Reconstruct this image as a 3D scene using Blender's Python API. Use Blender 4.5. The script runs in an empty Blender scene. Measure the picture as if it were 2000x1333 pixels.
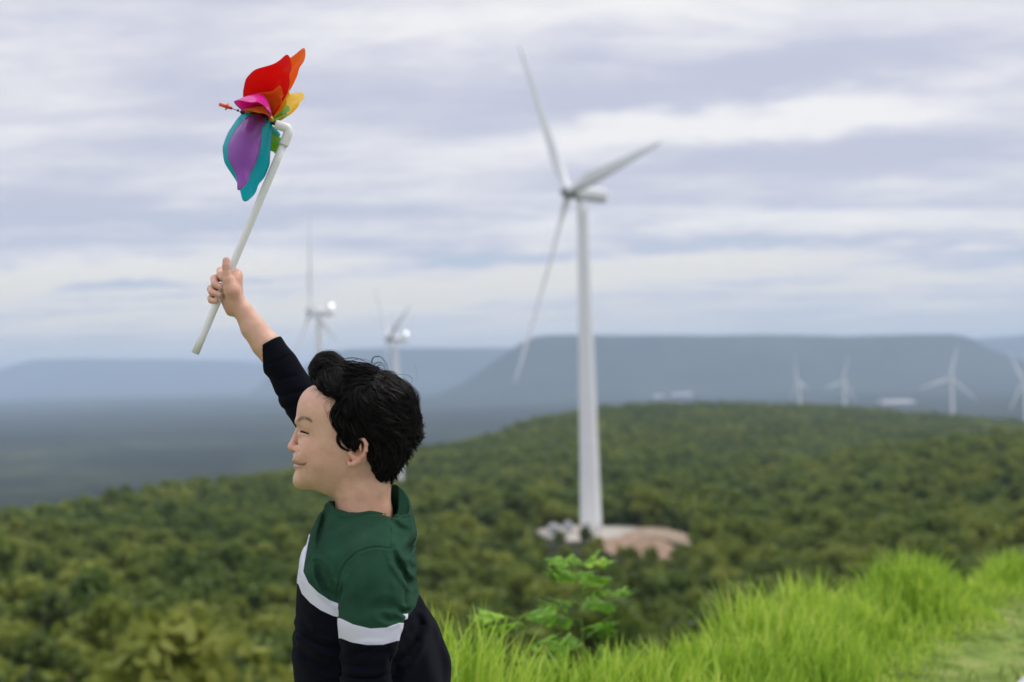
import bpy, math, os
import numpy as np
from mathutils import Matrix, Vector, Euler

rng = np.random.default_rng(7)
SC = bpy.context.scene
COL = SC.collection

# ------------------------------------------------------------------ camera
FPX = 2778.0                      # focal length in pixels of the 2000 px wide photograph
PITCH = math.radians(1.217)
ROLL = math.radians(1.5)
CAM = np.array([0.0, 0.0, 1.3])
fwd = np.array([0, math.cos(PITCH), math.sin(PITCH)])
r0 = np.array([1.0, 0, 0]); u0 = np.array([0, -math.sin(PITCH), math.cos(PITCH)])
RGT = r0 * math.cos(ROLL) - u0 * math.sin(ROLL)
UPV = u0 * math.cos(ROLL) + r0 * math.sin(ROLL)
cd = bpy.data.cameras.new('camera'); cam = bpy.data.objects.new('camera', cd); COL.objects.link(cam)
cam.matrix_world = Matrix(((RGT[0], UPV[0], -fwd[0], CAM[0]), (RGT[1], UPV[1], -fwd[1], CAM[1]),
                           (RGT[2], UPV[2], -fwd[2], CAM[2]), (0, 0, 0, 1)))
cd.sensor_width = 36; cd.lens = 36 * FPX / 2000
cd.clip_start = 0.05; cd.clip_end = 120000
cd.dof.use_dof = True; cd.dof.focus_distance = 2.5; cd.dof.aperture_fstop = 3.4
cd.dof.aperture_blades = 0
SC.camera = cam

# ------------------------------------------------------------------ sky and light
SUN_EL = math.radians(52); SUN_AZ = math.radians(72)     # azimuth clockwise from +Y (the view direction): off to the right, a little beyond
w = bpy.data.worlds.new('World'); SC.world = w; w.use_nodes = True
nt = w.node_tree; N = nt.nodes; L = nt.links; N.clear()
def nd(t, **k):
    n = N.new(t)
    for a, b in k.items(): setattr(n, a, b)
    return n
out = nd('ShaderNodeOutputWorld')
sky = nd('ShaderNodeTexSky', sky_type='NISHITA', sun_disc=False); sky.sun_elevation = SUN_EL; sky.sun_rotation = SUN_AZ
bg1 = nd('ShaderNodeBackground'); bg1.inputs[1].default_value = 0.06; L.new(sky.outputs[0], bg1.inputs[0])
tc = nd('ShaderNodeTexCoord'); sep = nd('ShaderNodeSeparateXYZ'); L.new(tc.outputs['Generated'], sep.inputs[0])
def M_(op, a, b=None, c=None, clamp=False):
    n = nd('ShaderNodeMath', operation=op); n.use_clamp = clamp
    for i, v in enumerate((a, b, c)):
        if v is None: continue
        if isinstance(v, (int, float)): n.inputs[i].default_value = v
        else: L.new(v, n.inputs[i])
    return n.outputs[0]
def MR(v, a, b, c=0.0, d=1.0, it='SMOOTHSTEP'):
    n = nd('ShaderNodeMapRange', interpolation_type=it); L.new(v, n.inputs[0])
    for i, q in zip((1, 2, 3, 4), (a, b, c, d)): n.inputs[i].default_value = q
    return n.outputs[0]
X, Y, Z = sep.outputs
zc = M_('MAXIMUM', Z, 0.0)
den = M_('ADD', zc, 0.05)
cx = M_('DIVIDE', X, den); cy = M_('DIVIDE', M_('ABSOLUTE', Y), den)
cmb = nd('ShaderNodeCombineXYZ'); L.new(cx, cmb.inputs[0]); L.new(cy, cmb.inputs[1])
def noise(vec, sx, sy, sc, det=5.0, rough=.55, off=0.0, dist=0.0):
    m = nd('ShaderNodeMapping'); m.inputs['Scale'].default_value = (sx, sy, 1); m.inputs['Location'].default_value = (off, off * .7, off * .3)
    L.new(vec, m.inputs[0])
    n = nd('ShaderNodeTexNoise'); n.inputs['Scale'].default_value = sc; n.inputs['Detail'].default_value = det
    n.inputs['Roughness'].default_value = rough; n.inputs['Distortion'].default_value = dist
    L.new(m.outputs[0], n.inputs['Vector']); return n.outputs[0]
def mixc(fac, a, b):
    n = nd('ShaderNodeMix', data_type='RGBA'); L.new(fac, n.inputs[0])
    for i, v in ((6, a), (7, b)):
        if isinstance(v, tuple): n.inputs[i].default_value = (*v, 1)
        else: L.new(v, n.inputs[i])
    return n.outputs[2]
# screen-like angles: az = x/y, el = z/y   (only used to say where single cloud banks stand)
yy = M_('MAXIMUM', Y, 0.02)
AZ = M_('DIVIDE', X, yy); EL = M_('DIVIDE', Z, yy)
cmb2 = nd('ShaderNodeCombineXYZ'); L.new(AZ, cmb2.inputs[0]); L.new(EL, cmb2.inputs[1])
wob = M_('MULTIPLY', M_('SUBTRACT', noise(cmb2.outputs[0], 1.0, 3.0, 7.0, 4, .6, 4.0), .5), 0.06)
def bank(azc, elc, wa, we, tilt=0.0):
    """soft streak of cloud centred on (az, el); wa, we half sizes"""
    dx = M_('SUBTRACT', AZ, azc)
    de = M_('SUBTRACT', M_('SUBTRACT', M_('ADD', EL, wob), elc), M_('MULTIPLY', dx, tilt))
    q = M_('ADD', M_('POWER', M_('ABSOLUTE', M_('DIVIDE', dx, wa)), 2.0), M_('POWER', M_('ABSOLUTE', M_('DIVIDE', de, we)), 2.0))
    e = M_('POWER', 2.718, M_('MULTIPLY', q, -1.0))
    return M_('MULTIPLY', e, MR(Y, 0.05, 0.3))
def P2A(px, py):
    d = fwd + (px - 1000) / FPX * RGT + (666.5 - py) / FPX * UPV
    return d[0] / d[1], d[2] / d[1]
n1 = noise(cmb.outputs[0], 0.75, 1.5, 1.25, 9, .66, 3.3, .35)
n2 = noise(cmb.outputs[0], 0.32, 1.1, .55, 5, .5, 9.1, .2)
n3 = noise(cmb2.outputs[0], 3.0, 16.0, 1.7, 9, .64, 2.0, .3)
base = M_('ADD', M_('ADD', M_('MULTIPLY', n1, .42), M_('MULTIPLY', n2, .26)), M_('MULTIPLY', n3, .40))
def addbanks(base, lst):
    for (px, py, wpx, hpx, amp, tilt) in lst:
        a, e = P2A(px, py)
        base = M_('ADD', base, M_('MULTIPLY', bank(a, e, wpx / FPX, hpx / FPX, tilt), amp))
    return base
light = addbanks(base, [(1490, 235, 330, 42, .26, .04), (1020, 300, 330, 50, .10, 0), (250, 525, 520, 20, .16, .0), (1250, 530, 480, 30, .13, .02),
                        (1350, 425, 500, 28, .08, 0.0), (300, 130, 500, 60, .01, 0), (1800, 60, 400, 40, .07, .0), (900, 30, 500, 45, .09, 0), (600, 595, 420, 24, .14, 0), (140, 180, 160, 40, .07, 0),
                        (1500, 140, 420, 55, -.12, .12), (1150, 210, 200, 30, -.05, 0), (1650, 320, 380, 32, -.10, 0.05), (250, 420, 420, 40, -.08, 0),
                        (300, 545, 330, 13, -.09, 0), (420, 300, 330, 35, -.05, 0), (1250, 395, 200, 14, -.05, 0), (1500, 485, 620, 18, -.09, 0), (900, 495, 130, 20, -.10, 0)])
lav = (.595, .61, .75); brt = (.98, .97, .97); blu = (.53, .63, .755); crm = (.90, .87, .81)
lf = MR(light, .43, .72)
c = mixc(lf, lav, brt)
bluef = M_('MULTIPLY', MR(light, .56, .44), MR(EL, .155, .05))
c = mixc(bluef, c, blu)
low = MR(EL, .075, .015)
c = mixc(M_('MULTIPLY', low, .75), c, (.71, .735, .75))
crf = M_('MULTIPLY', M_('MULTIPLY', MR(EL, .11, .06), MR(EL, .02, .05)), MR(light, .52, .66))
c = mixc(crf, c, crm)
# overcast sky brightens steadily towards the zenith
grad = M_('ADD', 1.0, M_('MULTIPLY', MR(Z, .2, .95), 1.05))
vm = nd('ShaderNodeVectorMath', operation='SCALE'); L.new(c, vm.inputs[0]); L.new(grad, vm.inputs['Scale'])
bg2 = nd('ShaderNodeBackground'); L.new(vm.outputs[0], bg2.inputs[0]); bg2.inputs[1].default_value = 1.01
ms = nd('ShaderNodeMixShader'); ms.inputs[0].default_value = 0.92
L.new(bg1.outputs[0], ms.inputs[1]); L.new(bg2.outputs[0], ms.inputs[2]); L.new(ms.outputs[0], out.inputs[0])

sd = bpy.data.lights.new('sun', 'SUN'); sd.energy = 1.5; sd.angle = math.radians(14); sd.color = (1, .95, .87)
sun = bpy.data.objects.new('sun', sd); COL.objects.link(sun)
sdir = Vector((math.sin(SUN_AZ) * math.cos(SUN_EL), math.cos(SUN_AZ) * math.cos(SUN_EL), math.sin(SUN_EL)))
sun.rotation_euler = sdir.to_track_quat('Z', 'Y').to_euler(); sun.location = (20, 5, 60)
SC.view_settings.view_transform = 'Standard'; SC.view_settings.look = 'None'
SC.view_settings.exposure = 0.0; SC.view_settings.gamma = 1.0; SC.view_settings.use_curve_mapping = False
SC.render.engine = 'CYCLES'; SC.cycles.use_denoising = True
SC.cycles.max_bounces = 8; SC.cycles.volume_bounces = 2; SC.cycles.sample_clamp_indirect = 6

# ------------------------------------------------------------------ helpers
def px2w(px, py, d):
    px = np.asarray(px, float); py = np.asarray(py, float); d = np.asarray(d, float)
    return CAM + d[..., None] * (fwd + ((px - 1000) / FPX)[..., None] * RGT + ((666.5 - py) / FPX)[..., None] * UPV)
def w2px(p):
    v = np.asarray(p) - CAM; d = v @ fwd
    return 1000 + FPX * (v @ RGT) / d, 666.5 - FPX * (v @ UPV) / d, d
def make_mesh(name, V, F, mats=(), smooth=True, attrs=None):
    me = bpy.data.meshes.new(name)
    V = np.asarray(V, np.float32)
    if isinstance(F, np.ndarray): groups = [F]
    else: groups = F
    groups = [np.asarray(g, np.int32) for g in groups if len(g)]
    me.vertices.add(len(V)); me.vertices.foreach_set('co', V.ravel())
    nl = sum(g.size for g in groups); npoly = sum(len(g) for g in groups)
    me.loops.add(nl); me.polygons.add(npoly)
    me.loops.foreach_set('vertex_index', np.concatenate([g.ravel() for g in groups]))
    tot = np.concatenate([np.full(len(g), g.shape[1], np.int32) for g in groups])
    me.polygons.foreach_set('loop_start', np.concatenate([[0], np.cumsum(tot)[:-1]]).astype(np.int32))
    me.polygons.foreach_set('use_smooth', np.full(npoly, smooth))
    for m in (mats if isinstance(mats, (list, tuple)) else [mats]): me.materials.append(m)
    for k, a in (attrs or {}).items():
        a = np.asarray(a, np.float32)
        if a.ndim == 2:
            at = me.attributes.new(k, 'FLOAT_COLOR', 'POINT')
            if a.shape[1] == 3: a = np.concatenate([a, np.ones((len(a), 1), np.float32)], 1)
            at.data.foreach_set('color', a.ravel())
        else:
            at = me.attributes.new(k, 'FLOAT', 'POINT'); at.data.foreach_set('value', a)
    me.update(calc_edges=True); me.validate()
    return me
def link(name, me, parent=None, loc=None):
    o = bpy.data.objects.new(name, me); COL.objects.link(o)
    if parent is not None: o.parent = parent
    if loc is not None: o.location = loc
    return o
def part(name, V, F, mat, root, smooth=True, attrs=None):
    """mesh given in world coordinates, child of root (root unrotated)"""
    off = np.zeros(3)
    r = root
    while r is not None: off += np.array(r.location); r = r.parent
    return link(name, make_mesh(name, np.asarray(V) - off, F, mat, smooth, attrs), root)
def tag(o, label=None, cat=None, group=None, kind=None):
    if label: o['label'] = label
    if cat: o['category'] = cat
    if group: o['group'] = group
    if kind: o['kind'] = kind
    return o
def thing(name, loc, label, cat, group=None):
    o = bpy.data.objects.new(name, None); COL.objects.link(o); o.location = Vector(loc); o.empty_display_size = .2
    return tag(o, label, cat, group)
def tube(pts, rad, n=6, cap=True):
    """tapered tube along pts; returns V, quads(+tri caps as degenerate-free fans)"""
    P = np.asarray(pts, float); m = len(P); rad = np.broadcast_to(np.asarray(rad, float), (m,))
    T = np.gradient(P, axis=0); T /= np.linalg.norm(T, axis=1)[:, None] + 1e-12
    a = np.array([0, 0, 1.0]) if abs(T[0][2]) < .9 else np.array([1.0, 0, 0])
    U = np.zeros_like(P); u = np.cross(T[0], a); u /= np.linalg.norm(u)
    for i in range(m):
        u = u - T[i] * (u @ T[i]); u /= np.linalg.norm(u); U[i] = u
    W = np.cross(T, U); ang = np.arange(n) * 2 * np.pi / n
    V = P[:, None] + rad[:, None, None] * (np.cos(ang)[None, :, None] * U[:, None] + np.sin(ang)[None, :, None] * W[:, None])
    V = V.reshape(-1, 3)
    i = np.arange(m - 1)[:, None] * n; j = np.arange(n)[None]; k = (j + 1) % n
    Q = np.stack([i + j, i + k, i + n + k, i + n + j], -1).reshape(-1, 4)
    Tr = np.zeros((0, 3), int)
    if cap:
        V = np.concatenate([V, P[:1], P[-1:]]); c0 = m * n; c1 = c0 + 1; jj = np.arange(n); kk = (jj + 1) % n
        Tr = np.concatenate([np.stack([kk, jj, np.full(n, c0)], -1), np.stack([(m - 1) * n + jj, (m - 1) * n + kk, np.full(n, c1)], -1)])
    return V, [Q, Tr]
class Bag:
    def __init__(s): s.V = []; s.G = {}; s.n = 0; s.A = []
    def add(s, V, F, a=None):
        for g in (F if isinstance(F, (list, tuple)) else [F]):
            if len(g): s.G.setdefault(g.shape[1], []).append(np.asarray(g) + s.n)
        s.V.append(np.asarray(V)); s.n += len(V)
        if a is not None: s.A.append(np.broadcast_to(a, (len(V),)).astype(float))
    def get(s): return np.concatenate(s.V), [np.concatenate(v) for v in s.G.values()]
def spline(pts, n):
    P = np.asarray(pts, float); m = len(P)
    t = np.concatenate([[0], np.cumsum(np.linalg.norm(np.diff(P, axis=0), axis=1) ** .5)]); s = np.linspace(0, t[-1], n)
    out = np.zeros((n, P.shape[1])); D = np.zeros_like(P)
    for i in range(m):
        a, b = max(i - 1, 0), min(i + 1, m - 1); D[i] = (P[b] - P[a]) / (t[b] - t[a])
    k = np.clip(np.searchsorted(t, s, side='right') - 1, 0, m - 2); h = t[k + 1] - t[k]; u = (s - t[k]) / h
    u = u[:, None]; h = h[:, None]
    return (2*u**3-3*u**2+1)*P[k] + (u**3-2*u**2+u)*h*D[k] + (-2*u**3+3*u**2)*P[k+1] + (u**3-u**2)*h*D[k+1]
def box(x0, x1, y0, y1, z0, z1):
    V = np.array([[x, y, z] for z in (z0, z1) for y in (y0, y1) for x in (x0, x1)], float)
    return V, np.array([[0, 2, 3, 1], [4, 5, 7, 6], [0, 1, 5, 4], [2, 6, 7, 3], [0, 4, 6, 2], [1, 3, 7, 5]])
def sph(c, r, nu=16, nv=10):
    r = np.broadcast_to(np.asarray(r, float), (3,))
    th = np.linspace(0, np.pi, nv + 1)[1:-1]; ph = np.arange(nu) * 2 * np.pi / nu
    V = [[np.sin(t) * np.cos(p), np.sin(t) * np.sin(p), np.cos(t)] for t in th for p in ph] + [[0, 0, 1], [0, 0, -1]]
    Q = []; T = []; m = len(th)
    for i in range(m - 1):
        for j in range(nu): k = (j + 1) % nu; Q.append([i*nu+j, (i+1)*nu+j, (i+1)*nu+k, i*nu+k])
    for j in range(nu): k = (j + 1) % nu; T.append([j, k, m*nu]); T.append([(m-1)*nu+k, (m-1)*nu+j, m*nu+1])
    return np.array(V) * r + np.asarray(c), [np.array(Q), np.array(T)]

# ---- materials
def new_mat(name):
    m = bpy.data.materials.new(name); m.use_nodes = True; t = m.node_tree; b = t.nodes['Principled BSDF']; return m, t, b
def pmat(name, col, rough=.6, spec=.3, bump=0, bscale=50, var=0, vscale=5, metallic=0, coat=0):
    m, t, b = new_mat(name)
    b.inputs['Base Color'].default_value = (*col, 1); b.inputs['Roughness'].default_value = rough
    b.inputs['Specular IOR Level'].default_value = spec; b.inputs['Metallic'].default_value = metallic; b.inputs['Coat Weight'].default_value = coat
    if var:
        g = t.nodes.new('ShaderNodeTexCoord'); n = t.nodes.new('ShaderNodeTexNoise'); n.inputs['Scale'].default_value = vscale; n.inputs['Detail'].default_value = 6
        r = t.nodes.new('ShaderNodeValToRGB'); r.color_ramp.elements[0].position = .3; r.color_ramp.elements[1].position = .7
        r.color_ramp.elements[0].color = (*[c * (1 - var) for c in col], 1); r.color_ramp.elements[1].color = (*[min(1, c * (1 + var)) for c in col], 1)
        t.links.new(g.outputs['Object'], n.inputs[0]); t.links.new(n.outputs[0], r.inputs[0]); t.links.new(r.outputs[0], b.inputs['Base Color'])
    if bump:
        g = t.nodes.new('ShaderNodeTexCoord'); n = t.nodes.new('ShaderNodeTexNoise'); n.inputs['Scale'].default_value = bscale; n.inputs['Detail'].default_value = 5
        u = t.nodes.new('ShaderNodeBump'); u.inputs['Strength'].default_value = bump; u.inputs['Distance'].default_value = .002
        t.links.new(g.outputs['Object'], n.inputs[0]); t.links.new(n.outputs[0], u.inputs['Height']); t.links.new(u.outputs[0], b.inputs['Normal'])
    return m
def leafmat(name, cols, rough=.55, trans=.35, nscale=.4, rand=True, attr=None):
    """cols: list of linear colours picked by noise, object random and (if given) a vertex attribute"""
    m, t, b = new_mat(name); nn = t.nodes; ll = t.links
    g = nn.new('ShaderNodeNewGeometry'); n = nn.new('ShaderNodeTexNoise'); n.inputs['Scale'].default_value = nscale; n.inputs['Detail'].default_value = 3
    ll.new(g.outputs['Position'], n.inputs[0])
    oi = nn.new('ShaderNodeObjectInfo'); ad = nn.new('ShaderNodeMath'); ad.operation = 'ADD'
    mu = nn.new('ShaderNodeMath'); mu.operation = 'MULTIPLY'; ll.new(oi.outputs['Random'], mu.inputs[0]); mu.inputs[1].default_value = .55 if rand else 0
    ll.new(n.outputs[0], ad.inputs[0]); ll.new(mu.outputs[0], ad.inputs[1]); v = ad.outputs[0]
    if attr:
        at = nn.new('ShaderNodeAttribute'); at.attribute_name = attr; a2 = nn.new('ShaderNodeMath'); a2.operation = 'ADD'
        ll.new(v, a2.inputs[0]); ll.new(at.outputs['Fac'], a2.inputs[1]); v = a2.outputs[0]
    mr = nn.new('ShaderNodeMapRange'); mr.inputs[1].default_value = .35; mr.inputs[2].default_value = 1.15 if rand else .65 + (.5 if attr else 0)
    ll.new(v, mr.inputs[0])
    r = nn.new('ShaderNodeValToRGB'); e = r.color_ramp.elements
    while len(e) < len(cols): e.new(.5)
    for i, c in enumerate(cols): e[i].position = i / (len(cols) - 1); e[i].color = (*c, 1)
    ll.new(mr.outputs[0], r.inputs[0]); ll.new(r.outputs[0], b.inputs['Base Color'])
    b.inputs['Roughness'].default_value = rough; b.inputs['Specular IOR Level'].default_value = .25
    tr = nn.new('ShaderNodeBsdfTranslucent'); ll.new(r.outputs[0], tr.inputs[0]); mx = nn.new('ShaderNodeMixShader'); mx.inputs[0].default_value = trans
    o = nn['Material Output']; ll.new(b.outputs[0], mx.inputs[1]); ll.new(tr.outputs[0], mx.inputs[2]); ll.new(mx.outputs[0], o.inputs[0])
    return m

# ------------------------------------------------------------------ terrain
def smooth(x, a, b): t = np.clip((x - a) / (b - a), 0, 1); return t * t * (3 - 2 * t)
PLAIN = -168.0
COLS = {  # pixel column : list of (distance, screen row of the ground); the last one is the ridge crest
 -1500: [(60, 1650), (150, 1380), (250, 1210), (400, 1100), (480, 1065)],
 -400: [(60, 1650), (150, 1360), (220, 1210), (346, 1110), (480, 1070)],
 0: [(60, 1650), (150, 1350), (220, 1215), (346, 1095), (480, 1048)],
 300: [(60, 1650), (150, 1350), (220, 1222), (346, 1100), (480, 1035), (650, 984)],
 632: [(60, 1650), (150, 1345), (220, 1225), (346, 1095), (500, 1022), (640, 982), (950, 910)],
 780: [(60, 1650), (150, 1345), (220, 1225), (346, 1095), (500, 1020), (640, 985), (760, 958), (1050, 893)],
 1000: [(60, 1650), (150, 1345), (220, 1220), (346, 1090), (500, 1005), (700, 950), (900, 905), (1250, 852)],
 1152: [(60, 1650), (150, 1345), (220, 1215), (300, 1112), (346, 1050), (400, 1035), (500, 992), (700, 930), (1000, 870), (1400, 816)],
 1250: [(60, 1650), (150, 1345), (220, 1210), (300, 1112), (346, 1060), (400, 1037), (500, 988), (700, 928), (1000, 865), (1500, 805)],
 1500: [(60, 1650), (150, 1340), (220, 1180), (346, 1065), (500, 990), (700, 935), (900, 912), (1600, 806)],
 1650: [(60, 1650), (150, 1340), (220, 1180), (346, 1055), (500, 970), (700, 912), (950, 915), (1600, 812)],
 1800: [(60, 1650), (150, 1340), (220, 1180), (346, 1045), (500, 950), (700, 888), (950, 905), (1500, 832)],
 2000: [(60, 1650), (150, 1330), (220, 1170), (346, 1030), (500, 925), (700, 866), (950, 890), (1400, 858)],
 2600: [(60, 1650), (150, 1330), (220, 1160), (346, 1010), (500, 900), (700, 850), (950, 870), (1300, 880)],
 3500: [(60, 1650), (150, 1330), (220, 1160), (346, 1010), (500, 900), (700, 850), (950, 870), (1300, 880)]}
def hor(px): return 666.5 + FPX * math.tan(PITCH) - (np.asarray(px) - 1000) * math.tan(ROLL)
RR = np.exp(np.linspace(np.log(60), np.log(6000), 240)); CX = np.array(sorted(COLS), float)
ZT = np.zeros((len(CX), len(RR)))
for i, c_ in enumerate(CX):
    lst = COLS[int(c_)]; r_ = np.array([a for a, b in lst], float); z_ = CAM[2] - (np.array([b for a, b in lst]) - hor(c_)) * r_ / FPX
    zz = np.interp(np.log(RR), np.log(r_), z_); last = r_[-1]; drop = 700 if c_ < 900 else 2200
    zz = np.where(RR > last, z_[-1] + (PLAIN - z_[-1]) * smooth(RR, last * .96, last + drop), zz)
    k = np.array([1, 2, 3, 2, 1.]) / 9; zz[2:-2] = np.convolve(zz, k, 'valid'); ZT[i] = zz
# finer columns, softened sideways
CF = np.linspace(-1500, 3500, 251); ZF = np.array([np.interp(CF, CX, ZT[:, j]) for j in range(len(RR))]).T
kk = np.hanning(9); kk /= kk.sum(); ZF = np.array([np.convolve(np.pad(ZF[:, j], 4, 'edge'), kk, 'valid') for j in range(len(RR))]).T
EX = np.array([-60, -3, -0.5, 0.0, 0.6, 2.6, 6, 30, 80.]); EY = np.array([9, 3.4, 3.7, 4.3, 5.1, 8.0, 12.8, 45, 110.])
def edge_q(x, y): return (y - np.interp(x, EX, EY)) * .66
def vnoise(x, y, s, seed=0):
    """cheap smooth value noise"""
    x = x / s + seed * 17.3; y = y / s + seed * 7.7; xi = np.floor(x); yi = np.floor(y); fx = x - xi; fy = y - yi
    fx = fx * fx * (3 - 2 * fx); fy = fy * fy * (3 - 2 * fy)
    h = lambda a, b: np.modf(np.abs(np.sin(a * 127.1 + b * 311.7 + seed) * 43758.5453))[0]
    return (h(xi, yi) * (1 - fx) + h(xi + 1, yi) * fx) * (1 - fy) + (h(xi, yi + 1) * (1 - fx) + h(xi + 1, yi + 1) * fx) * fy
PADC = px2w(np.array(1150.), np.array(1052.), np.array(347.)); PADZ = PADC[2]
SMALL = []   # far turbines: knolls under their bases, filled below
TURB = [  # hub pixel, distance, yaw, tilt, phase, blade length
 (1110, 376, 346, 202.8, 4.1, 244.1, 52, 3.0), (607, 608, 635, 204, 5, 102, 50, 1), (759, 662, 753, 199, 3, 139.6, 47, 0),
 (1557, 748, 2400, 195, 5, 108, 48, 0), (1646, 745, 2600, 210, 5, 75, 50, 0), (1857, 738, 2100, 236, 5, 78, 50, 0), (1999, 742, 2070, 213, 5, 3, 50, 0)]
HUBH = 81.0
TB = []
for (hx, hy, d, yaw, tilt, ph, bl, cone) in TURB:
    hub = px2w(np.array(float(hx)), np.array(float(hy)), np.array(float(d)))
    a = np.array([math.cos(math.radians(yaw)), math.sin(math.radians(yaw)), 0]) * math.cos(math.radians(tilt)); a[2] = math.sin(math.radians(tilt))
    top = hub - a * 3.7
    TB.append((hub, a, top, np.array([top[0], top[1], top[2] - 1.7 - HUBH])))
def height(x, y):
    x = np.asarray(x, float); y = np.asarray(y, float); r = np.hypot(x, y) + 1e-6
    az = np.clip(np.arctan2(x, y), -math.radians(41), math.radians(41)); pc = 1000 + FPX * np.tan(az)
    dep = r * np.cos(az)
    fi = np.clip((np.log(np.maximum(dep, 60)) - math.log(60)) / (math.log(6000) - math.log(60)) * 239, 0, 238.999); i0 = fi.astype(int); fr = fi - i0
    ci = np.clip((pc + 1500) / 20, 0, 249.999); c0 = ci.astype(int); fc = ci - c0
    z = (ZF[c0, i0] * (1 - fr) + ZF[c0, i0 + 1] * fr) * (1 - fc) + (ZF[c0 + 1, i0] * (1 - fr) + ZF[c0 + 1, i0 + 1] * fr) * fc
    z = z + (vnoise(x, y, 45, 1) - .5) * 3.0 * smooth(r, 100, 300) * (1 - smooth(r, 2500, 3500)) + (vnoise(x, y, 700, 2) - .5) * 14 * smooth(r, 2500, 5000)
    # far knolls and the pad
    for k, (hub, a, top, b) in enumerate(TB):
        rad = 16 if k == 0 else (14 if k < 3 else 130)
        g = 1 - smooth(np.hypot(x - b[0], y - b[1]), rad * (1.0 if k == 0 else .5), rad * (2.0 if k < 3 else 2.5))
        z = z * (1 - g) + (b[2] + (0 if k == 0 else .3)) * g
    q = edge_q(x, y)
    qq = np.maximum(q, 0)
    wgt = (qq / (qq + np.maximum(60 - r, 0) + .6)) ** .8
    side = smooth(np.abs(np.arctan2(x, y)), math.radians(55), math.radians(80))
    z = z * wgt * (1 - side * (1 - smooth(r, 1500, 3000)))
    z = np.where(r > 2500, np.minimum(z, -1) * 1 + 0, z)
    back = smooth(r, 2500, 4000)
    z = z * (1 - back) + np.where(q > 0, z, PLAIN) * back
    z = np.where(y < -1, np.where(r > 2500, z, np.minimum(z, 0)), z)
    # little mounds where the grass tufts stand
    z = z + .20 * np.exp(-(q / .7) ** 2) * smooth(x, -.75, -.25) * (1 - smooth(x, .8, 2.2)) * (r < 40)
    z = z + .10 * np.exp(-((x - 1.95) ** 2 + (y - 7.0) ** 2) / .5) + (vnoise(x, y, 1.3, 5) - .5) * .06 * (r < 40)
    return z

rad = np.concatenate([[0.01], np.linspace(.6, 14, 60), np.exp(np.linspace(np.log(14.5), np.log(7000), 230)), [9000, 12000, 16000, 22000, 30000, 42000]])
azs = np.concatenate([np.linspace(-math.pi, -.8, 30)[:-1], np.linspace(-.8, .8, 241), np.linspace(.8, math.pi, 30)[1:]])
A, Rr = np.meshgrid(azs, rad); gx = Rr * np.sin(A); gy = Rr * np.cos(A); gz = height(gx, gy)
V = np.stack([gx, gy, gz], -1).reshape(-1, 3); na = len(azs); nr = len(rad)
i, j = np.meshgrid(np.arange(nr - 1), np.arange(na - 1), indexing='ij'); i = i.ravel(); j = j.ravel()
Fq = np.stack([i * na + j, (i + 1) * na + j, (i + 1) * na + j + 1, i * na + j + 1], -1)[:, ::-1]
mg, t, b = new_mat('ground_cover'); nn = t.nodes; ll = t.links
geo = nn.new('ShaderNodeNewGeometry')
def gn_noise(scale, det=6, rough=.6, sx=1, sy=1):
    mp = nn.new('ShaderNodeMapping'); mp.inputs['Scale'].default_value = (sx, sy, 1); ll.new(geo.outputs['Position'], mp.inputs[0])
    n = nn.new('ShaderNodeTexNoise'); n.inputs['Scale'].default_value = scale; n.inputs['Detail'].default_value = det; n.inputs['Roughness'].default_value = rough
    ll.new(mp.outputs[0], n.inputs['Vector']); return n.outputs[0]
def ramp(v, stops):
    r = nn.new('ShaderNodeValToRGB'); e = r.color_ramp.elements
    while len(e) < len(stops): e.new(.5)
    for q, (p_, c_) in enumerate(stops): e[q].position = p_; e[q].color = (*c_, 1)
    ll.new(v, r.inputs[0]); return r.outputs[0]
big = ramp(gn_noise(.0016, 9, .68, 1, .6), [(.3, (.004, .009, .006)), (.45, (.010, .018, .010)), (.56, (.024, .036, .016)), (.66, (.050, .058, .026)), (.78, (.10, .09, .05))])
fld = ramp(gn_noise(.02, 6, .7), [(.35, (.4, .4, .42)), (.65, (1.5, 1.5, 1.4))])
mul = nn.new('ShaderNodeMix'); mul.data_type = 'RGBA'; mul.blend_type = 'MULTIPLY'; mul.inputs[0].default_value = 1; ll.new(big, mul.inputs[6]); ll.new(fld, mul.inputs[7])
near = ramp(gn_noise(6, 6, .65), [(.3, (.05, .075, .02)), (.5, (.16, .23, .045)), (.62, (.24, .28, .08)), (.75, (.30, .24, .15))])
undr = ramp(gn_noise(.3, 5, .6), [(.3, (.020, .026, .012)), (.7, (.05, .06, .028))])
ln = nn.new('ShaderNodeVectorMath'); ln.operation = 'LENGTH'; ll.new(geo.outputs['Position'], ln.inputs[0])
def mr_(v, a, b_):
    n = nn.new('ShaderNodeMapRange'); n.interpolation_type = 'SMOOTHSTEP'; n.inputs[1].default_value = a; n.inputs[2].default_value = b_; ll.new(v, n.inputs[0]); return n.outputs[0]
def mx_(f, a, b_):
    n = nn.new('ShaderNodeMix'); n.data_type = 'RGBA'; ll.new(f, n.inputs[0]); ll.new(a, n.inputs[6]); ll.new(b_, n.inputs[7]); return n.outputs[2]
sp = nn.new('ShaderNodeSeparateXYZ'); ll.new(geo.outputs['Position'], sp.inputs[0])
dn = mr_(sp.outputs[2], -.3, -2.5)
c1 = mx_(dn, near, undr); c2 = mx_(mr_(ln.outputs['Value'], 900, 1500), c1, mul.outputs[2])
ll.new(c2, b.inputs['Base Color']); b.inputs['Roughness'].default_value = .9; b.inputs['Specular IOR Level'].default_value = .1
ground = link('ground', make_mesh('ground', V, Fq, mg)); tag(ground, kind='structure')

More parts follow.
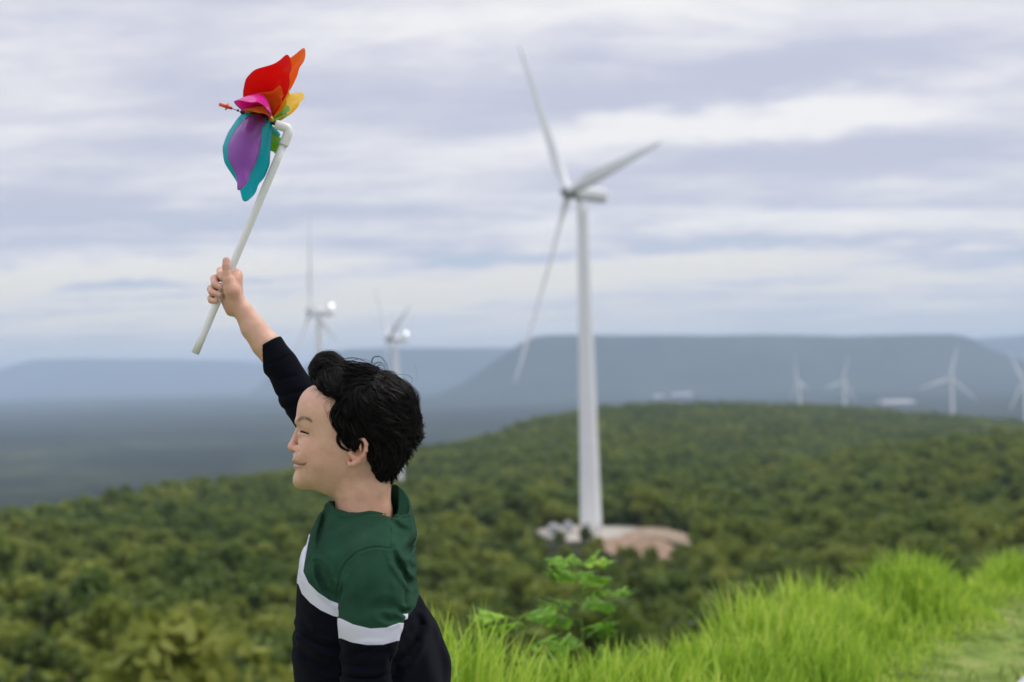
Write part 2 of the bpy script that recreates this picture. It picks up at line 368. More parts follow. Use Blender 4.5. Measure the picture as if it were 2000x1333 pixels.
# far table mountains: real relief with its own distance
mm, t, b = new_mat('mountain_forest'); nn = t.nodes; ll = t.links; geo = nn.new('ShaderNodeNewGeometry')
cc = ramp(gn_noise(.0012, 8, .65, 1, 1), [(.3, (.015, .025, .016)), (.55, (.035, .050, .030)), (.72, (.08, .08, .05))])
ll.new(cc, b.inputs['Base Color']); b.inputs['Roughness'].default_value = .95; b.inputs['Specular IOR Level'].default_value = .05
def mesa(name, d, prof, depth, slope, seed, relief):
    """prof: (pixel column, pixel row of the rim); built as a plateau of the given depth at distance d"""
    px = np.arange(prof[0][0], prof[-1][0] + 1, 6.0); rows = np.interp(px, [a for a, b_ in prof], [b_ for a, b_ in prof])
    x = (px - 1000) / FPX * d; top = CAM[2] - (rows - hor(px)) * d / FPX
    top = top + (vnoise(x, x * 0, 330, seed) - .5) * 7 + (vnoise(x, x * 0, 90, seed + 3) - .5) * 3
    offs = np.array([-1.0, -.82, -.64, -.46, -.3, -.18, -.08, 0, .04, .1]); hs = np.array([0, .06, .14, .26, .42, .62, .86, 1, 1.0, 1.0])
    offs = np.concatenate([offs * slope, [depth, depth + slope]]); hs = np.concatenate([hs, [1, 0]])
    V = []
    for o_, h_ in zip(offs, hs):
        wv = (vnoise(x, x * 0 + o_, 420, seed + 1) - .5) * relief + (vnoise(x, x * 0 + o_ * .3, 130, seed + 2) - .5) * relief * .4
        V.append(np.stack([x, d + o_ + wv * (1 - abs(h_ - .5)), PLAIN - 8 + (top - PLAIN + 8) * h_], -1))
    V = np.concatenate(V); n = len(px); m = len(offs)
    i, j = np.meshgrid(np.arange(m - 1), np.arange(n - 1), indexing='ij'); i = i.ravel(); j = j.ravel()
    F = np.stack([i * n + j, i * n + j + 1, (i + 1) * n + j + 1, (i + 1) * n + j], -1)
    o = link(name, make_mesh(name, V, F, mm)); tag(o, kind='structure')
mesa('hills', 9500, [(780, 790), (860, 768), (905, 748), (950, 716), (990, 688), (1020, 668), (1045, 658), (1075, 655), (1300, 656), (1500, 655), (1650, 657), (1760, 654), (1860, 654), (1895, 660), (1935, 680), (1985, 700), (2060, 725), (2150, 745), (2250, 765)], 3500, 1500, 3, 260)
mesa('hills', 14500, [(520, 740), (600, 712), (650, 688), (680, 682), (760, 680), (860, 680), (960, 680), (1050, 681), (1150, 690), (1300, 720)], 3000, 1800, 8, 300)
mesa('hills', 15000, [(1800, 690), (1880, 668), (1940, 660), (2000, 655), (2300, 650), (2600, 655)], 3000, 1800, 12, 300)
mesa('hills', 21000, [(-700, 715), (-300, 722), (0, 722), (30, 712), (70, 703), (180, 701), (300, 702), (430, 704), (480, 714), (560, 724), (700, 730)], 4000, 2500, 15, 400)

# air: one closed box of thin haze
hz, t, b = new_mat('haze_air'); t.nodes.remove(b)
pv = t.nodes.new('ShaderNodeVolumePrincipled'); pv.inputs['Color'].default_value = (.62, .77, .97, 1); pv.inputs['Density'].default_value = 0.000080; pv.inputs['Anisotropy'].default_value = 0.2
t.links.new(pv.outputs[0], t.nodes['Material Output'].inputs['Volume'])
Vb, Fb = box(-44000, 44000, -44000, 44000, -200, 320)
haze = link('haze', make_mesh('haze', Vb, Fb[:, ::-1] if False else Fb, hz, smooth=False)); tag(haze, kind='stuff')

# ------------------------------------------------------------------ turbine pad and far buildings
def disc_sheet(cx_, cy_, rx, ry, z, rot=0, seed=0, n=64, thick=.25):
    a = np.arange(n) * 2 * np.pi / n; k = 1 + .10 * np.sin(3 * a + seed) + .06 * np.sin(7 * a + seed * 2)
    x = rx * k * np.cos(a); y = ry * k * np.sin(a); X_ = cx_ + x * math.cos(rot) - y * math.sin(rot); Y_ = cy_ + x * math.sin(rot) + y * math.cos(rot)
    V = np.concatenate([np.stack([X_, Y_, np.full(n, z)], -1), np.stack([X_, Y_, np.full(n, z - thick)], -1), [[cx_, cy_, z]]])
    j = np.arange(n); k2 = (j + 1) % n
    return V, [np.stack([j, k2, np.full(n, 2 * n)], -1), np.stack([j + n, k2 + n, k2, j], -1)]
gravel = pmat('pale_gravel', (.42, .385, .33), .9, .1, var=.18, vscale=.25)
earth = pmat('red_earth', (.29, .20, .14), .95, .05, var=.35, vscale=.45)
pb = TB[0][3]
Vp, Fp = disc_sheet(pb[0] - .5, pb[1] - 1, 13.5, 15, pb[2] + .35, 0, 1.0, thick=2.5)
tag(link('gravel_pad', make_mesh('gravel_pad', Vp, Fp, gravel, False)), kind='structure')
# red earth follows the slope in front and to the right of the pad
def patch(name, cx_, cy_, rx, ry, mat, lift, seed):
    a = np.arange(48) * 2 * np.pi / 48; V = [[cx_, cy_, 0]]; rings = 7
    for q in range(1, rings + 1):
        k = (1 + .14 * np.sin(2 * a + seed) + .08 * np.sin(5 * a + seed * 3)) * q / rings
        V += list(np.stack([cx_ + rx * k * np.cos(a), cy_ + ry * k * np.sin(a), a * 0], -1))
    V = np.array(V); V[:, 2] = height(V[:, 0], V[:, 1]) + lift
    j = np.arange(48); k2 = (j + 1) % 48; T = np.stack([j * 0, j + 1, k2 + 1], -1)
    Q = np.concatenate([np.stack([1 + (q - 1) * 48 + j, 1 + q * 48 + j, 1 + q * 48 + k2, 1 + (q - 1) * 48 + k2], -1) for q in range(1, rings)])
    tag(link(name, make_mesh(name, V, [T, Q], mat)), kind='structure')
EARTH = [(pb[0] + 21, pb[1] - 4, 12, 12), (pb[0] + 9.5, pb[1] - 24, 7.5, 15)]
patch('earth_clearing', *EARTH[0], pmat('tan_earth', (.30, .235, .17), .95, .05, var=.3, vscale=.4), .35, 1); patch('earth_clearing', *EARTH[1], earth, .30, 2)

white_metal = pmat('painted_steel', (.62, .64, .66), .45, .4, var=.04, vscale=.3)
grey_metal = pmat('grey_steel', (.34, .36, .38), .5, .4, var=.08, vscale=.5)
glass_d = pmat('dark_glass', (.03, .035, .04), .15, .5)
def kiosk(x, y, wd, dp, h, label):
    z = pb[2] + .36; r = thing('transformer_kiosk', (x, y, z), label, 'kiosk')
    B = Bag(); B.add(*box(x - wd/2, x + wd/2, y - dp/2, y + dp/2, z, z + h)); Vv, Ff = B.get(); part('cabinet', Vv, Ff, white_metal, r, False)
    V = np.array([[x + sx * (wd/2 + .15), y + sy * (dp/2 + .15), z + h + .003] for sy in (-1, 1) for sx in (-1, 1)] + [[x, y - dp/2 - .15, z + h + .7], [x, y + dp/2 + .15, z + h + .7]])
    part('roof', V, [np.array([[0, 4, 5, 2], [1, 3, 5, 4], [0, 2, 3, 1]]), np.array([[0, 1, 4], [2, 5, 3]])], white_metal, r, False)
    for sx in (-1, 1): part('door', *box(x + sx * wd * .23 - wd * .2, x + sx * wd * .23 + wd * .2, y - dp/2 - .05, y - dp/2 - .003, z + .2, z + h - .3), grey_metal, r, False)
kiosk(pb[0] - 9.2, pb[1] - 5, 2.6, 2.2, 2.1, 'large pale grey transformer kiosk on the gravel pad, left of the nearest tower')
kiosk(pb[0] - 5.6, pb[1] + .5, 1.8, 1.8, 2.0, 'small pale grey kiosk on the gravel pad, between the large kiosk and the tower foot')

roofm = pmat('pale_roof', (.42, .40, .41), .6, .3, var=.05, vscale=.02); wallm = pmat('pale_wall', (.3, .3, .3), .8, .2)
def shed(px, py, wpx, label, dp=60, h=8):
    d = (CAM[2] - PLAIN) * FPX / (py - hor(px)); p = px2w(np.array(float(px)), np.array(float(py)), np.array(d)); wd = wpx * d / FPX; z = height(p[0], p[1])
    r = thing('warehouse', (p[0], p[1], z), label, 'building', 'pale sheds on the plain')
    x, y = p[0], p[1]; part('wall', *box(x - wd/2, x + wd/2, y - dp/2, y + dp/2, z - 1, z + h), wallm, r, False)
    V = np.array([[x + sx * (wd/2 + 1), y + sy * (dp/2 + 1), z + h + .01] for sy in (-1, 1) for sx in (-1, 1)] + [[x - wd/2 - 1, y, z + h + 9], [x + wd/2 + 1, y, z + h + 9]])
    part('roof', V, [np.array([[0, 1, 5, 4], [3, 2, 4, 5], [0, 2, 3, 1]]), np.array([[0, 4, 2], [1, 3, 5]])], roofm, r, False)
shed(1331, 775, 38, 'pale warehouse roof on the hazy plain right of the tall turbine, alone', 150)
shed(1749, 788, 58, 'long pale warehouse roof on the plain left of the third small turbine', 140)
shed(1286, 779, 20, 'short faint warehouse roof just left of the lone pale one behind the hill', 80)

# ------------------------------------------------------------------ wind turbines
turb_m = pmat('turbine_paint', (.84, .855, .86), .5, .4, var=.03, vscale=.1); turb_d = pmat('turbine_dark', (.24, .27, .28), .5, .3)
lamp_m, t, b = new_mat('lamp_glow'); b.inputs['Emission Color'].default_value = (1, .99, 1, 1); b.inputs['Emission Strength'].default_value = 26
def tower_mesh():
    z = np.linspace(0, HUBH, 26); r = 2.65 + (1.25 - 2.65) * (z / HUBH) ** .95
    Vt, Ft = tube(np.stack([z * 0, z * 0, z], -1), r, 40); return make_mesh('tower', Vt, Ft, turb_m)
def ring_mesh(z, r, h=.18):
    a = np.arange(40) * 2 * np.pi / 40; P = [(r, z - h), (r + .05, z - h), (r + .05, z + h), (r, z + h)]
    V = np.array([[rr * math.cos(q), rr * math.sin(q), zz] for rr, zz in P for q in a]); j = np.arange(40); k = (j + 1) % 40
    return make_mesh('flange', V, np.concatenate([np.stack([u * 40 + j, u * 40 + k, ((u + 1) % 4) * 40 + k, ((u + 1) % 4) * 40 + j], -1) for u in range(4)]), turb_m)
def superbox(L0, L1, wy, hz_, n=28, m=14, zoff=0, e=.28):
    """rounded box along x from L0 to L1"""
    s = np.linspace(-1, 1, m); xs = (L0 + L1) / 2 + (L1 - L0) / 2 * np.sign(s) * np.abs(s) ** .5; f = np.clip((1 - np.abs(s) ** 6), 0.02, 1) ** .25
    a = np.arange(n) * 2 * np.pi / n; ca = np.sign(np.cos(a)) * np.abs(np.cos(a)) ** (e * 2); sa = np.sign(np.sin(a)) * np.abs(np.sin(a)) ** (e * 2)
    V = np.stack([np.repeat(xs, n), (f[:, None] * wy * ca).ravel(), (f[:, None] * hz_ * sa).ravel() + zoff], -1)
    i = np.arange(m - 1)[:, None] * n; j = np.arange(n)[None]; k = (j + 1) % n; Q = np.stack([i + j, i + k, i + n + k, i + n + j], -1).reshape(-1, 4)
    V = np.concatenate([V, [[xs[0], 0, zoff], [xs[-1], 0, zoff]]]); jj = np.arange(n); kk_ = (jj + 1) % n
    T = np.concatenate([np.stack([kk_, jj, np.full(n, m * n)], -1), np.stack([(m - 1) * n + jj, (m - 1) * n + kk_, np.full(n, m * n + 1)], -1)])
    return V, [Q, T]
def blade_mesh(Lb, cone):
    s = np.linspace(0, 1, 30); r = 1.1 + s * (Lb - 1.1)
    ch = np.interp(s, [0, .04, .12, .2, .3, .5, .75, .93, 1], [2.1, 2.1, 2.9, 3.6, 3.4, 2.6, 1.75, 1.15, .35]); th = np.interp(s, [0, .05, .2, .5, 1], [1.9, 1.8, .95, .42, .08])
    tw = np.radians(np.interp(s, [0, .2, 1], [16, 13, 1])); bend = math.tan(math.radians(cone)) * r * .7 + math.tan(math.radians(cone)) * .3 * r * s
    n = 14; a = np.arange(n) * 2 * np.pi / n; V = []
    for q in range(len(s)):
        rnd = max(0, 1 - s[q] / .12); cy = ch[q] * (.5 * np.cos(a) - .16 * (1 - rnd)); cxx = th[q] * .5 * np.sin(a) * (rnd + (1 - rnd) * (.62 + .38 * np.cos(a)))
        V.append(np.stack([cxx * math.cos(tw[q]) - cy * math.sin(tw[q]) + bend[q], cxx * math.sin(tw[q]) + cy * math.cos(tw[q]), np.full(n, r[q])], -1))
    V = np.concatenate(V + [[[bend[-1], 0, Lb + .1]]]); m = len(s)
    i = np.arange(m - 1)[:, None] * n; j = np.arange(n)[None]; k = (j + 1) % n; Q = np.stack([i + j, i + k, i + n + k, i + n + j], -1).reshape(-1, 4)
    jj = np.arange(n); T = np.stack([(m - 1) * n + jj, (m - 1) * n + (jj + 1) % n, np.full(n, m * n)], -1)
    return make_mesh('blade', V, [Q, T], turb_m)
TM = dict(tower=tower_mesh(), ring=[ring_mesh(z, 2.65 - 1.4 * (z / HUBH) ** .95) for z in (22, 50)],
          nac=make_mesh('nacelle', *superbox(-6.6, 2.0, 1.55, 1.65), turb_m), hub=None)
s_ = np.linspace(0, 1, 10); hp = np.stack([-1.3 + 3.4 * s_, s_ * 0, s_ * 0], -1); TM['hub'] = make_mesh('hub', *tube(hp, 1.45 * np.sqrt(np.clip(1 - (np.maximum(s_ - .25, 0) / .76) ** 2, 0.01, 1)), 24), turb_d)
TM['door'] = make_mesh('door', *box(-.45, .45, -2.72, -2.60, .6, 2.8), grey_metal, False)
TM['mast'] = make_mesh('mast', *tube([[0, 0, 0], [0, 0, 1.4]], .06, 6), grey_metal); TM['cool'] = make_mesh('cooler', *box(-.5, .5, -1.2, 1.2, 0, .9), turb_d, False)
TM['lamp'] = make_mesh('lamp', *sph((0, 0, 0), .22), lamp_m)
TL = ['tall white wind turbine rising from the pale gravel pad at right of centre', 'white wind turbine with a lit lamp standing just behind the raised sleeve of the boy',
      'white wind turbine with a lit lamp standing behind the hair of the boy', 'small far wind turbine, leftmost of those beyond the right-hand hill',
      'small far wind turbine beyond the hill, second from left, one blade pointing left', 'far wind turbine standing lower beyond the hill with a blade pointing down right', 'far wind turbine cut by the right edge of the picture']
for k, ((hx, hy, d, yaw, tilt, ph, bl, cone), (hub, a, top, base)) in enumerate(zip(TURB, TB)):
    r = thing('wind_turbine', base, TL[k], 'wind turbine', 'wind turbines on the ridge'); y_ = math.radians(yaw); tl = math.radians(tilt)
    link('tower', TM['tower'], r)
    if k < 3:
        for m_ in TM['ring']: link('flange', m_, r)
    if k == 0: link('door', TM['door'], r).rotation_euler.z = math.radians(-20)
    R3 = Matrix.Rotation(y_, 4, 'Z') @ Matrix.Rotation(-tl, 4, 'Y'); lc = lambda p: Vector(p - base)
    n_ = link('nacelle', TM['nac'], r); n_.matrix_local = Matrix.Translation(lc(top)) @ R3
    h_ = link('hub', TM['hub'], r); h_.matrix_local = Matrix.Translation(lc(hub)) @ R3
    bm = blade_mesh(bl, cone)
    for q in range(3):
        o = link('blade', bm, r); o.matrix_local = Matrix.Translation(lc(hub)) @ R3 @ Matrix.Rotation(math.radians(ph) + q * 2 * math.pi / 3 - math.pi / 2, 4, 'X')
    if k < 3:
        mp_ = Matrix.Translation(lc(top)) @ R3
        if k: o = link('cooler', TM['cool'], n_); o.location = (-4.5, 0, 1.6)
        o = link('mast', TM['mast'], n_); o.location = (-6.0, 0, 1.6)
        if k > 0:
            o = link('lamp', TM['lamp'], n_); tx, ty = [(652, 607), (790, 655)][k - 1]
            o.location = (-6.0, 0, 3.4 if k == 1 else 3.2)

# ------------------------------------------------------------------ forest
def crown_mesh(seed, h=4.6, rad=2.5, nleaf=520):
    g = np.random.default_rng(seed); lob = []
    for q in range(12):
        a = g.uniform(0, 2 * np.pi); rr = rad * g.uniform(.05, .78); lob.append((rr * math.cos(a), rr * math.sin(a), g.uniform(.25, .88) * h * (1 - .35 * (rr / rad) ** 2), rad * g.uniform(.27, .50)))
    P = []; Nn = []
    for q in range(nleaf):
        l = lob[g.integers(len(lob))]; v = g.normal(size=3); v[2] = v[2] * .9 + .25; v /= np.linalg.norm(v); P.append(np.array(l[:3]) + v * l[3] * (1 - .35 * g.random() ** 2) * np.array([1, 1, .85])); Nn.append(v)
    P = np.array(P); Nn = np.array(Nn) * .8 + g.normal(size=P.shape) * .55; Nn /= np.linalg.norm(Nn, axis=1)[:, None]
    U = np.cross(Nn, g.normal(size=P.shape)); U /= np.linalg.norm(U, axis=1)[:, None]; W = np.cross(Nn, U)
    s = g.uniform(.22, .46, len(P))[:, None]; fold = Nn * s * .35
    V = np.stack([P - U * s, P - W * s * .7 - fold, P + U * s, P + W * s * .7 - fold], 1).reshape(-1, 3)
    i4 = np.arange(len(P))[:, None] * 4; F = np.concatenate([i4 + [0, 1, 2], i4 + [0, 2, 3]])
    return make_mesh('crown', V, F, crown_m, True, {'tone': np.repeat(g.uniform(-.12, .18, len(P)), 4)})
crown_m = leafmat('tree_foliage', [(.056, .084, .020), (.110, .158, .024), (.178, .226, .030), (.238, .272, .038), (.30, .33, .06)], .6, .4, .05, True, 'tone')
def stands(m):
    """stands of darker, bluer-green trees among the olive ones"""
    t = m.node_tree; nn = t.nodes; ll = t.links; b = nn['Principled BSDF']; src_ = b.inputs['Base Color'].links[0].from_socket
    g = nn.new('ShaderNodeNewGeometry'); n = nn.new('ShaderNodeTexNoise'); n.inputs['Scale'].default_value = .016; n.inputs['Detail'].default_value = 4; n.inputs['Roughness'].default_value = .6; ll.new(g.outputs['Position'], n.inputs[0])
    oi = nn.new('ShaderNodeObjectInfo'); a = nn.new('ShaderNodeMath'); a.operation = 'MULTIPLY_ADD'; ll.new(oi.outputs['Random'], a.inputs[0]); a.inputs[1].default_value = .26; ll.new(n.outputs[0], a.inputs[2])
    mr = nn.new('ShaderNodeMapRange'); mr.interpolation_type = 'SMOOTHSTEP'; mr.inputs[1].default_value = .60; mr.inputs[2].default_value = .78; ll.new(a.outputs[0], mr.inputs[0])
    mu = nn.new('ShaderNodeMix'); mu.data_type = 'RGBA'; mu.blend_type = 'MULTIPLY'; ll.new(mr.outputs[0], mu.inputs[0]); ll.new(src_, mu.inputs[6]); mu.inputs[7].default_value = (.45, .60, .64, 1)
    ll.new(mu.outputs[2], b.inputs['Base Color']); tr = [q for q in nn if q.type == 'BSDF_TRANSLUCENT'][0]; ll.new(mu.outputs[2], tr.inputs[0])
stands(crown_m)
bark = pmat('tree_bark', (.11, .085, .06), .9, .1, var=.3, vscale=8)
CR = [crown_mesh(s, h, r) for s, h, r in ((1, 4.6, 2.5), (2, 5.2, 2.3), (3, 3.9, 2.7), (4, 4.4, 2.4), (5, 3.4, 2.2), (6, 5.6, 2.6))]
def trunk_mesh(seed):
    g = np.random.default_rng(seed); B = Bag()
    B.add(*tube([[0, 0, -.6], [.05, .02, .6], [.1, -.05, 1.6], [.05, .1, 2.8]], [.16, .13, .10, .05], 7))
    for q in range(4):
        a = g.uniform(0, 6.28); z = g.uniform(.7, 1.6); B.add(*tube([[.05, 0, z], [.6 * math.cos(a), .6 * math.sin(a), z + .5], [1.2 * math.cos(a), 1.2 * math.sin(a), z + 1.3]], [.07, .05, .02], 5))
    return make_mesh('trunk', *B.get(), bark)
TRK = [trunk_mesh(s) for s in (1, 2)]
pts = []
def scatter(ra, rb, sp, a0=-30, a1=30, s0=.85, s1=1.25):
    r = ra
    while r < rb:
        da = sp / r; n = int(math.radians(a1 - a0) / da)
        az = math.radians(a0) + (np.arange(n) + rng.uniform(-.42, .42, n)) * da; rr = r + rng.uniform(-.45, .45, n) * sp
        pts.append(np.stack([rr * np.sin(az), rr * np.cos(az), rng.uniform(s0, s1, n)], -1)); r += sp * .92
scatter(62, 360, 6.8, -32, 32, 1.0, 2.15); scatter(360, 800, 7.8, -30, 30, 1.2, 2.2); scatter(800, 1750, 8.0, -26, 26, 1.4, 2.1); scatter(1750, 2700, 11, -24, 24, 1.6, 2.2)
pts = np.concatenate(pts); T3 = np.stack([pts[:, 0], pts[:, 1], height(pts[:, 0], pts[:, 1])], -1); S3 = pts[:, 2] * (.75 + .5 * vnoise(pts[:, 0], pts[:, 1], 28, 9))
keep = np.hypot(T3[:, 0] - pb[0], T3[:, 1] - pb[1] + 1) > 17.0
for ex, ey, erx, ery in EARTH: keep &= ((T3[:, 0] - ex) / (erx + 1.5)) ** 2 + ((T3[:, 1] - ey) / (ery + 1.5)) ** 2 > 1
for q in (1, 2): keep &= np.hypot(T3[:, 0] - TB[q][3][0], T3[:, 1] - TB[q][3][1]) > 9
keep &= edge_q(T3[:, 0], T3[:, 1]) > 12
keep &= ~((np.hypot(T3[:, 0], T3[:, 1]) > 1150) & (T3[:, 2] < -120))
# nothing grows on the sight line to the pad higher than its rim
ppx, ppy, ppd = w2px(T3); hid = (ppx > 1040) & (ppx < 1360) & (ppd < 345) & (ppd > 240); S3 = np.where(hid, np.minimum(S3, .6 + .3 * rng.random(len(S3))), S3)
T3 = T3[keep]; S3 = S3[keep]; ppx = ppx[keep]; ppy = ppy[keep]; ppd = ppd[keep]
topy = ppy - FPX * 3.5 * S3 / ppd
grassline = np.interp(ppx, [0, 560, 580, 870, 900, 1120, 1450, 1780, 2000], [2000, 2000, 950, 950, 1230, 1290, 1190, 1090, 1110])
vis = (ppx > -10) & (ppx < 2010) & (topy < 1325) & (topy < grassline - 12) & ~((ppx > 600) & (ppx < 800) & (topy > 985))
order = np.argsort(np.where(vis, ppd / S3, 1e9))[:300]; ind = set(order.tolist())
GRP = 'bushy green trees covering the slope below the ridge'
for q in order:
    s = float(S3[q]); x, y, z = T3[q]
    ty = topy[q]; xx = ppx[q]
    row = 'at the bottom edge' if ty > 1240 else ('in the near rows' if ty > 1150 else 'in the farther rows')
    if xx < 150: side = 'at the far left of the slope'
    elif xx < 300: side = 'left of the pipe end on the slope'
    elif xx < 450: side = 'straight below the hand on the slope'
    elif xx < 620: side = 'close left of the boy on the slope'
    elif xx < 1000: side = 'just right of the boy'
    elif xx < 1230: side = 'below the gravel pad'
    elif xx < 1450: side = 'below the red earth'
    elif xx < 1700: side = 'behind the rising grass bank'
    else: side = 'behind the tallest grass tuft'
    lab = ('big' if s > 1.35 else 'low') + ' bushy tree ' + row + ' ' + side
    r = thing('bushy_tree', (x, y, z), lab, 'tree', GRP); r.scale = (s, s, s); r.rotation_euler.z = float(rng.uniform(0, 6.28))
    link('trunk', TRK[int(q) % 2], r); c_ = link('crown', CR[int(rng.integers(6))], r)
    if q == order[0]: pass
rest = np.array([q for q in range(len(S3)) if q not in ind])
vid = rng.integers(0, 6, len(rest))
me = bpy.data.meshes.new('forest'); me.vertices.add(len(rest)); me.vertices.foreach_set('co', T3[rest].astype(np.float32).ravel())
for nm, ar in (('sc', S3[rest]), ('rz', rng.uniform(0, 6.28, len(rest)))):
    at = me.attributes.new(nm, 'FLOAT', 'POINT'); at.data.foreach_set('value', ar.astype(np.float32))
at = me.attributes.new('vid', 'INT', 'POINT'); at.data.foreach_set('value', vid.astype(np.int32))
forest = link('forest', me); tag(forest, kind='stuff'); me.materials.append(crown_m)
src = {}
for o in COL.objects:
    if o.type == 'MESH' and o.data in CR and o.data.name not in src: src[o.data.name] = o
ng = bpy.data.node_groups.new('forest_nodes', 'GeometryNodeTree')
ng.interface.new_socket('Geometry', in_out='INPUT', socket_type='NodeSocketGeometry'); ng.interface.new_socket('Geometry', in_out='OUTPUT', socket_type='NodeSocketGeometry')
gi = ng.nodes.new('NodeGroupInput'); go = ng.nodes.new('NodeGroupOutput'); jn = ng.nodes.new('GeometryNodeJoinGeometry')
def attr_n(nm, ty):
    n = ng.nodes.new('GeometryNodeInputNamedAttribute'); n.data_type = ty; n.inputs[0].default_value = nm; return n.outputs[0]
asc = attr_n('sc', 'FLOAT'); arz = attr_n('rz', 'FLOAT'); avi = attr_n('vid', 'INT'); cxyz = ng.nodes.new('ShaderNodeCombineXYZ'); ng.links.new(arz, cxyz.inputs[2])
for q, cm in enumerate(CR):
    if cm.name not in src: continue
    oi = ng.nodes.new('GeometryNodeObjectInfo'); oi.inputs[0].default_value = src[cm.name]
    cp = ng.nodes.new('FunctionNodeCompare'); cp.data_type = 'INT'; cp.operation = 'EQUAL'; ng.links.new(avi, cp.inputs[2]); cp.inputs[3].default_value = q
    ip = ng.nodes.new('GeometryNodeInstanceOnPoints'); ng.links.new(gi.outputs[0], ip.inputs['Points']); ng.links.new(cp.outputs[0], ip.inputs['Selection'])
    ng.links.new(oi.outputs['Geometry'], ip.inputs['Instance']); ng.links.new(cxyz.outputs[0], ip.inputs['Rotation']); ng.links.new(asc, ip.inputs['Scale']); ng.links.new(ip.outputs[0], jn.inputs[0])
ng.links.new(jn.outputs[0], go.inputs[0]); md = forest.modifiers.new('forest', 'NODES'); md.node_group = ng

# ------------------------------------------------------------------ grass bank
def blades(x, y, h, wd, lean, nseg, seed):
    g = np.random.default_rng(seed); n = len(x); z = height(x, y); a = g.uniform(0, 2 * np.pi, n); fa = g.uniform(0, 2 * np.pi, n)
    s = np.linspace(0, 1, nseg + 1); L_ = []
    for si in s:
        off = lean * h * si ** 2
        cxp = x + np.cos(a) * off; cyp = y + np.sin(a) * off; czp = z - .02 + h * (si - .28 * lean * si ** 3)
        wv = wd * (1 - si) ** .7 * .5 + .0002
        for sg in (-1, 1): L_.append(np.stack([cxp + sg * wv * np.cos(fa), cyp + sg * wv * np.sin(fa), czp], -1))
    V = np.stack(L_, 1).reshape(-1, 3); m = 2 * (nseg + 1); b0 = np.arange(n)[:, None] * m
    F = np.concatenate([b0 + np.array([2*q, 2*q+1, 2*q+3, 2*q+2]) for q in range(nseg)])
    return V, F, np.repeat(g.uniform(-.25, .3, n), m)
grass_m = leafmat('bright_grass', [(.25, .41, .04), (.43, .60, .07), (.60, .70, .13), (.72, .70, .32)], .45, .45, 1.6, False, 'tone')
lawn_m = leafmat('short_grass', [(.16, .22, .05), (.27, .35, .08), (.38, .42, .13), (.48, .42, .20)], .6, .35, 3.0, False, 'tone')
g = np.random.default_rng(3)
n = 62000; u = g.random(n) ** 1.0; x = -0.9 + 8 * u ** 1.5; y0 = np.interp(x, EX, EY); y = y0 + g.uniform(-1.5, 1.1, n)
tuft = vnoise(x, y, .28, 21) ; kp = (tuft > .22); x = x[kp]; y = y[kp]; tuft = tuft[kp]
q_ = edge_q(x, y)
hh = (.22 + .26 * vnoise(x, y, .55, 4) + .1 * tuft) * g.uniform(.65, 1.12, len(x))
hh *= np.interp(x, [-.9, -.45, -.3, -.1, .06, .2, .45, .8, 1.5, 2.1, 2.35, 2.8, 3.6], [.3, .50, 1.15, 1.1, .80, .58, .6, .85, .75, .60, .42, .68, .8])
hh *= .9 * np.interp(q_, [-.8, -.45, 0, .6, 1.3], [.25, .7, 1.0, 1.0, .9]); hh *= np.where(np.hypot(x - 2.05, y - 7.2) < .55, 1.35, 1)
hh *= np.where(x > 1.3, np.interp(q_, [-.8, -.35, .1], [.12, .38, 1]), 1)
hh *= np.where(x > 2.3, np.interp(q_, [-.5, 0, .5], [.5, 1.0, 1.25]), 1)
V1, F1, t1 = blades(x, y, hh, 0.016 * g.uniform(.6, 1.4, len(x)), g.uniform(.05, .5, len(x)) , 4, 5)
o = link('tall_grass', make_mesh('tall_grass', V1, F1, grass_m, True, {'tone': t1})); tag(o, kind='stuff')
n = 60000; x = g.uniform(-1.0, 6, n); y = g.uniform(3.2, 14, n); kp = (edge_q(x, y) < .3) & (np.abs(x / y) < .6); x = x[kp]; y = y[kp]; kp = vnoise(x, y, .12, 31) > .3; x = x[kp]; y = y[kp]
V2, F2, t2 = blades(x, y, .035 + .05 * g.random(len(x)) * vnoise(x, y, .4, 8) * 2, .006, g.uniform(.3, 1.2, len(x)), 2, 6)
o = link('short_grass', make_mesh('short_grass', V2, F2, lawn_m, True, {'tone': t2})); tag(o, kind='stuff')
# concrete strip that only shows its corner
conc = pmat('concrete', (.40, .41, .43), .85, .2, bump=.4, bscale=60, var=.08, vscale=9)
p0 = np.array([1.93, 5.5]); dr = np.array([.62, 1.0]); dr /= np.linalg.norm(dr); nrm = np.array([dr[1], -dr[0]])
c4 = [p0 - dr * 9 , p0 + dr * 14, p0 + dr * 14 + nrm * 1.5, p0 - dr * 9 + nrm * 1.5]
pl = bpy.data.meshes.new('path'); Vc = [[*c, z] for z in (-.1, .07) for c in c4]
tag(link('path', make_mesh('path', Vc, np.array([[4, 7, 6, 5], [0, 1, 5, 4], [1, 2, 6, 5], [2, 3, 7, 6], [3, 0, 4, 7]]), conc, False)), kind='structure')

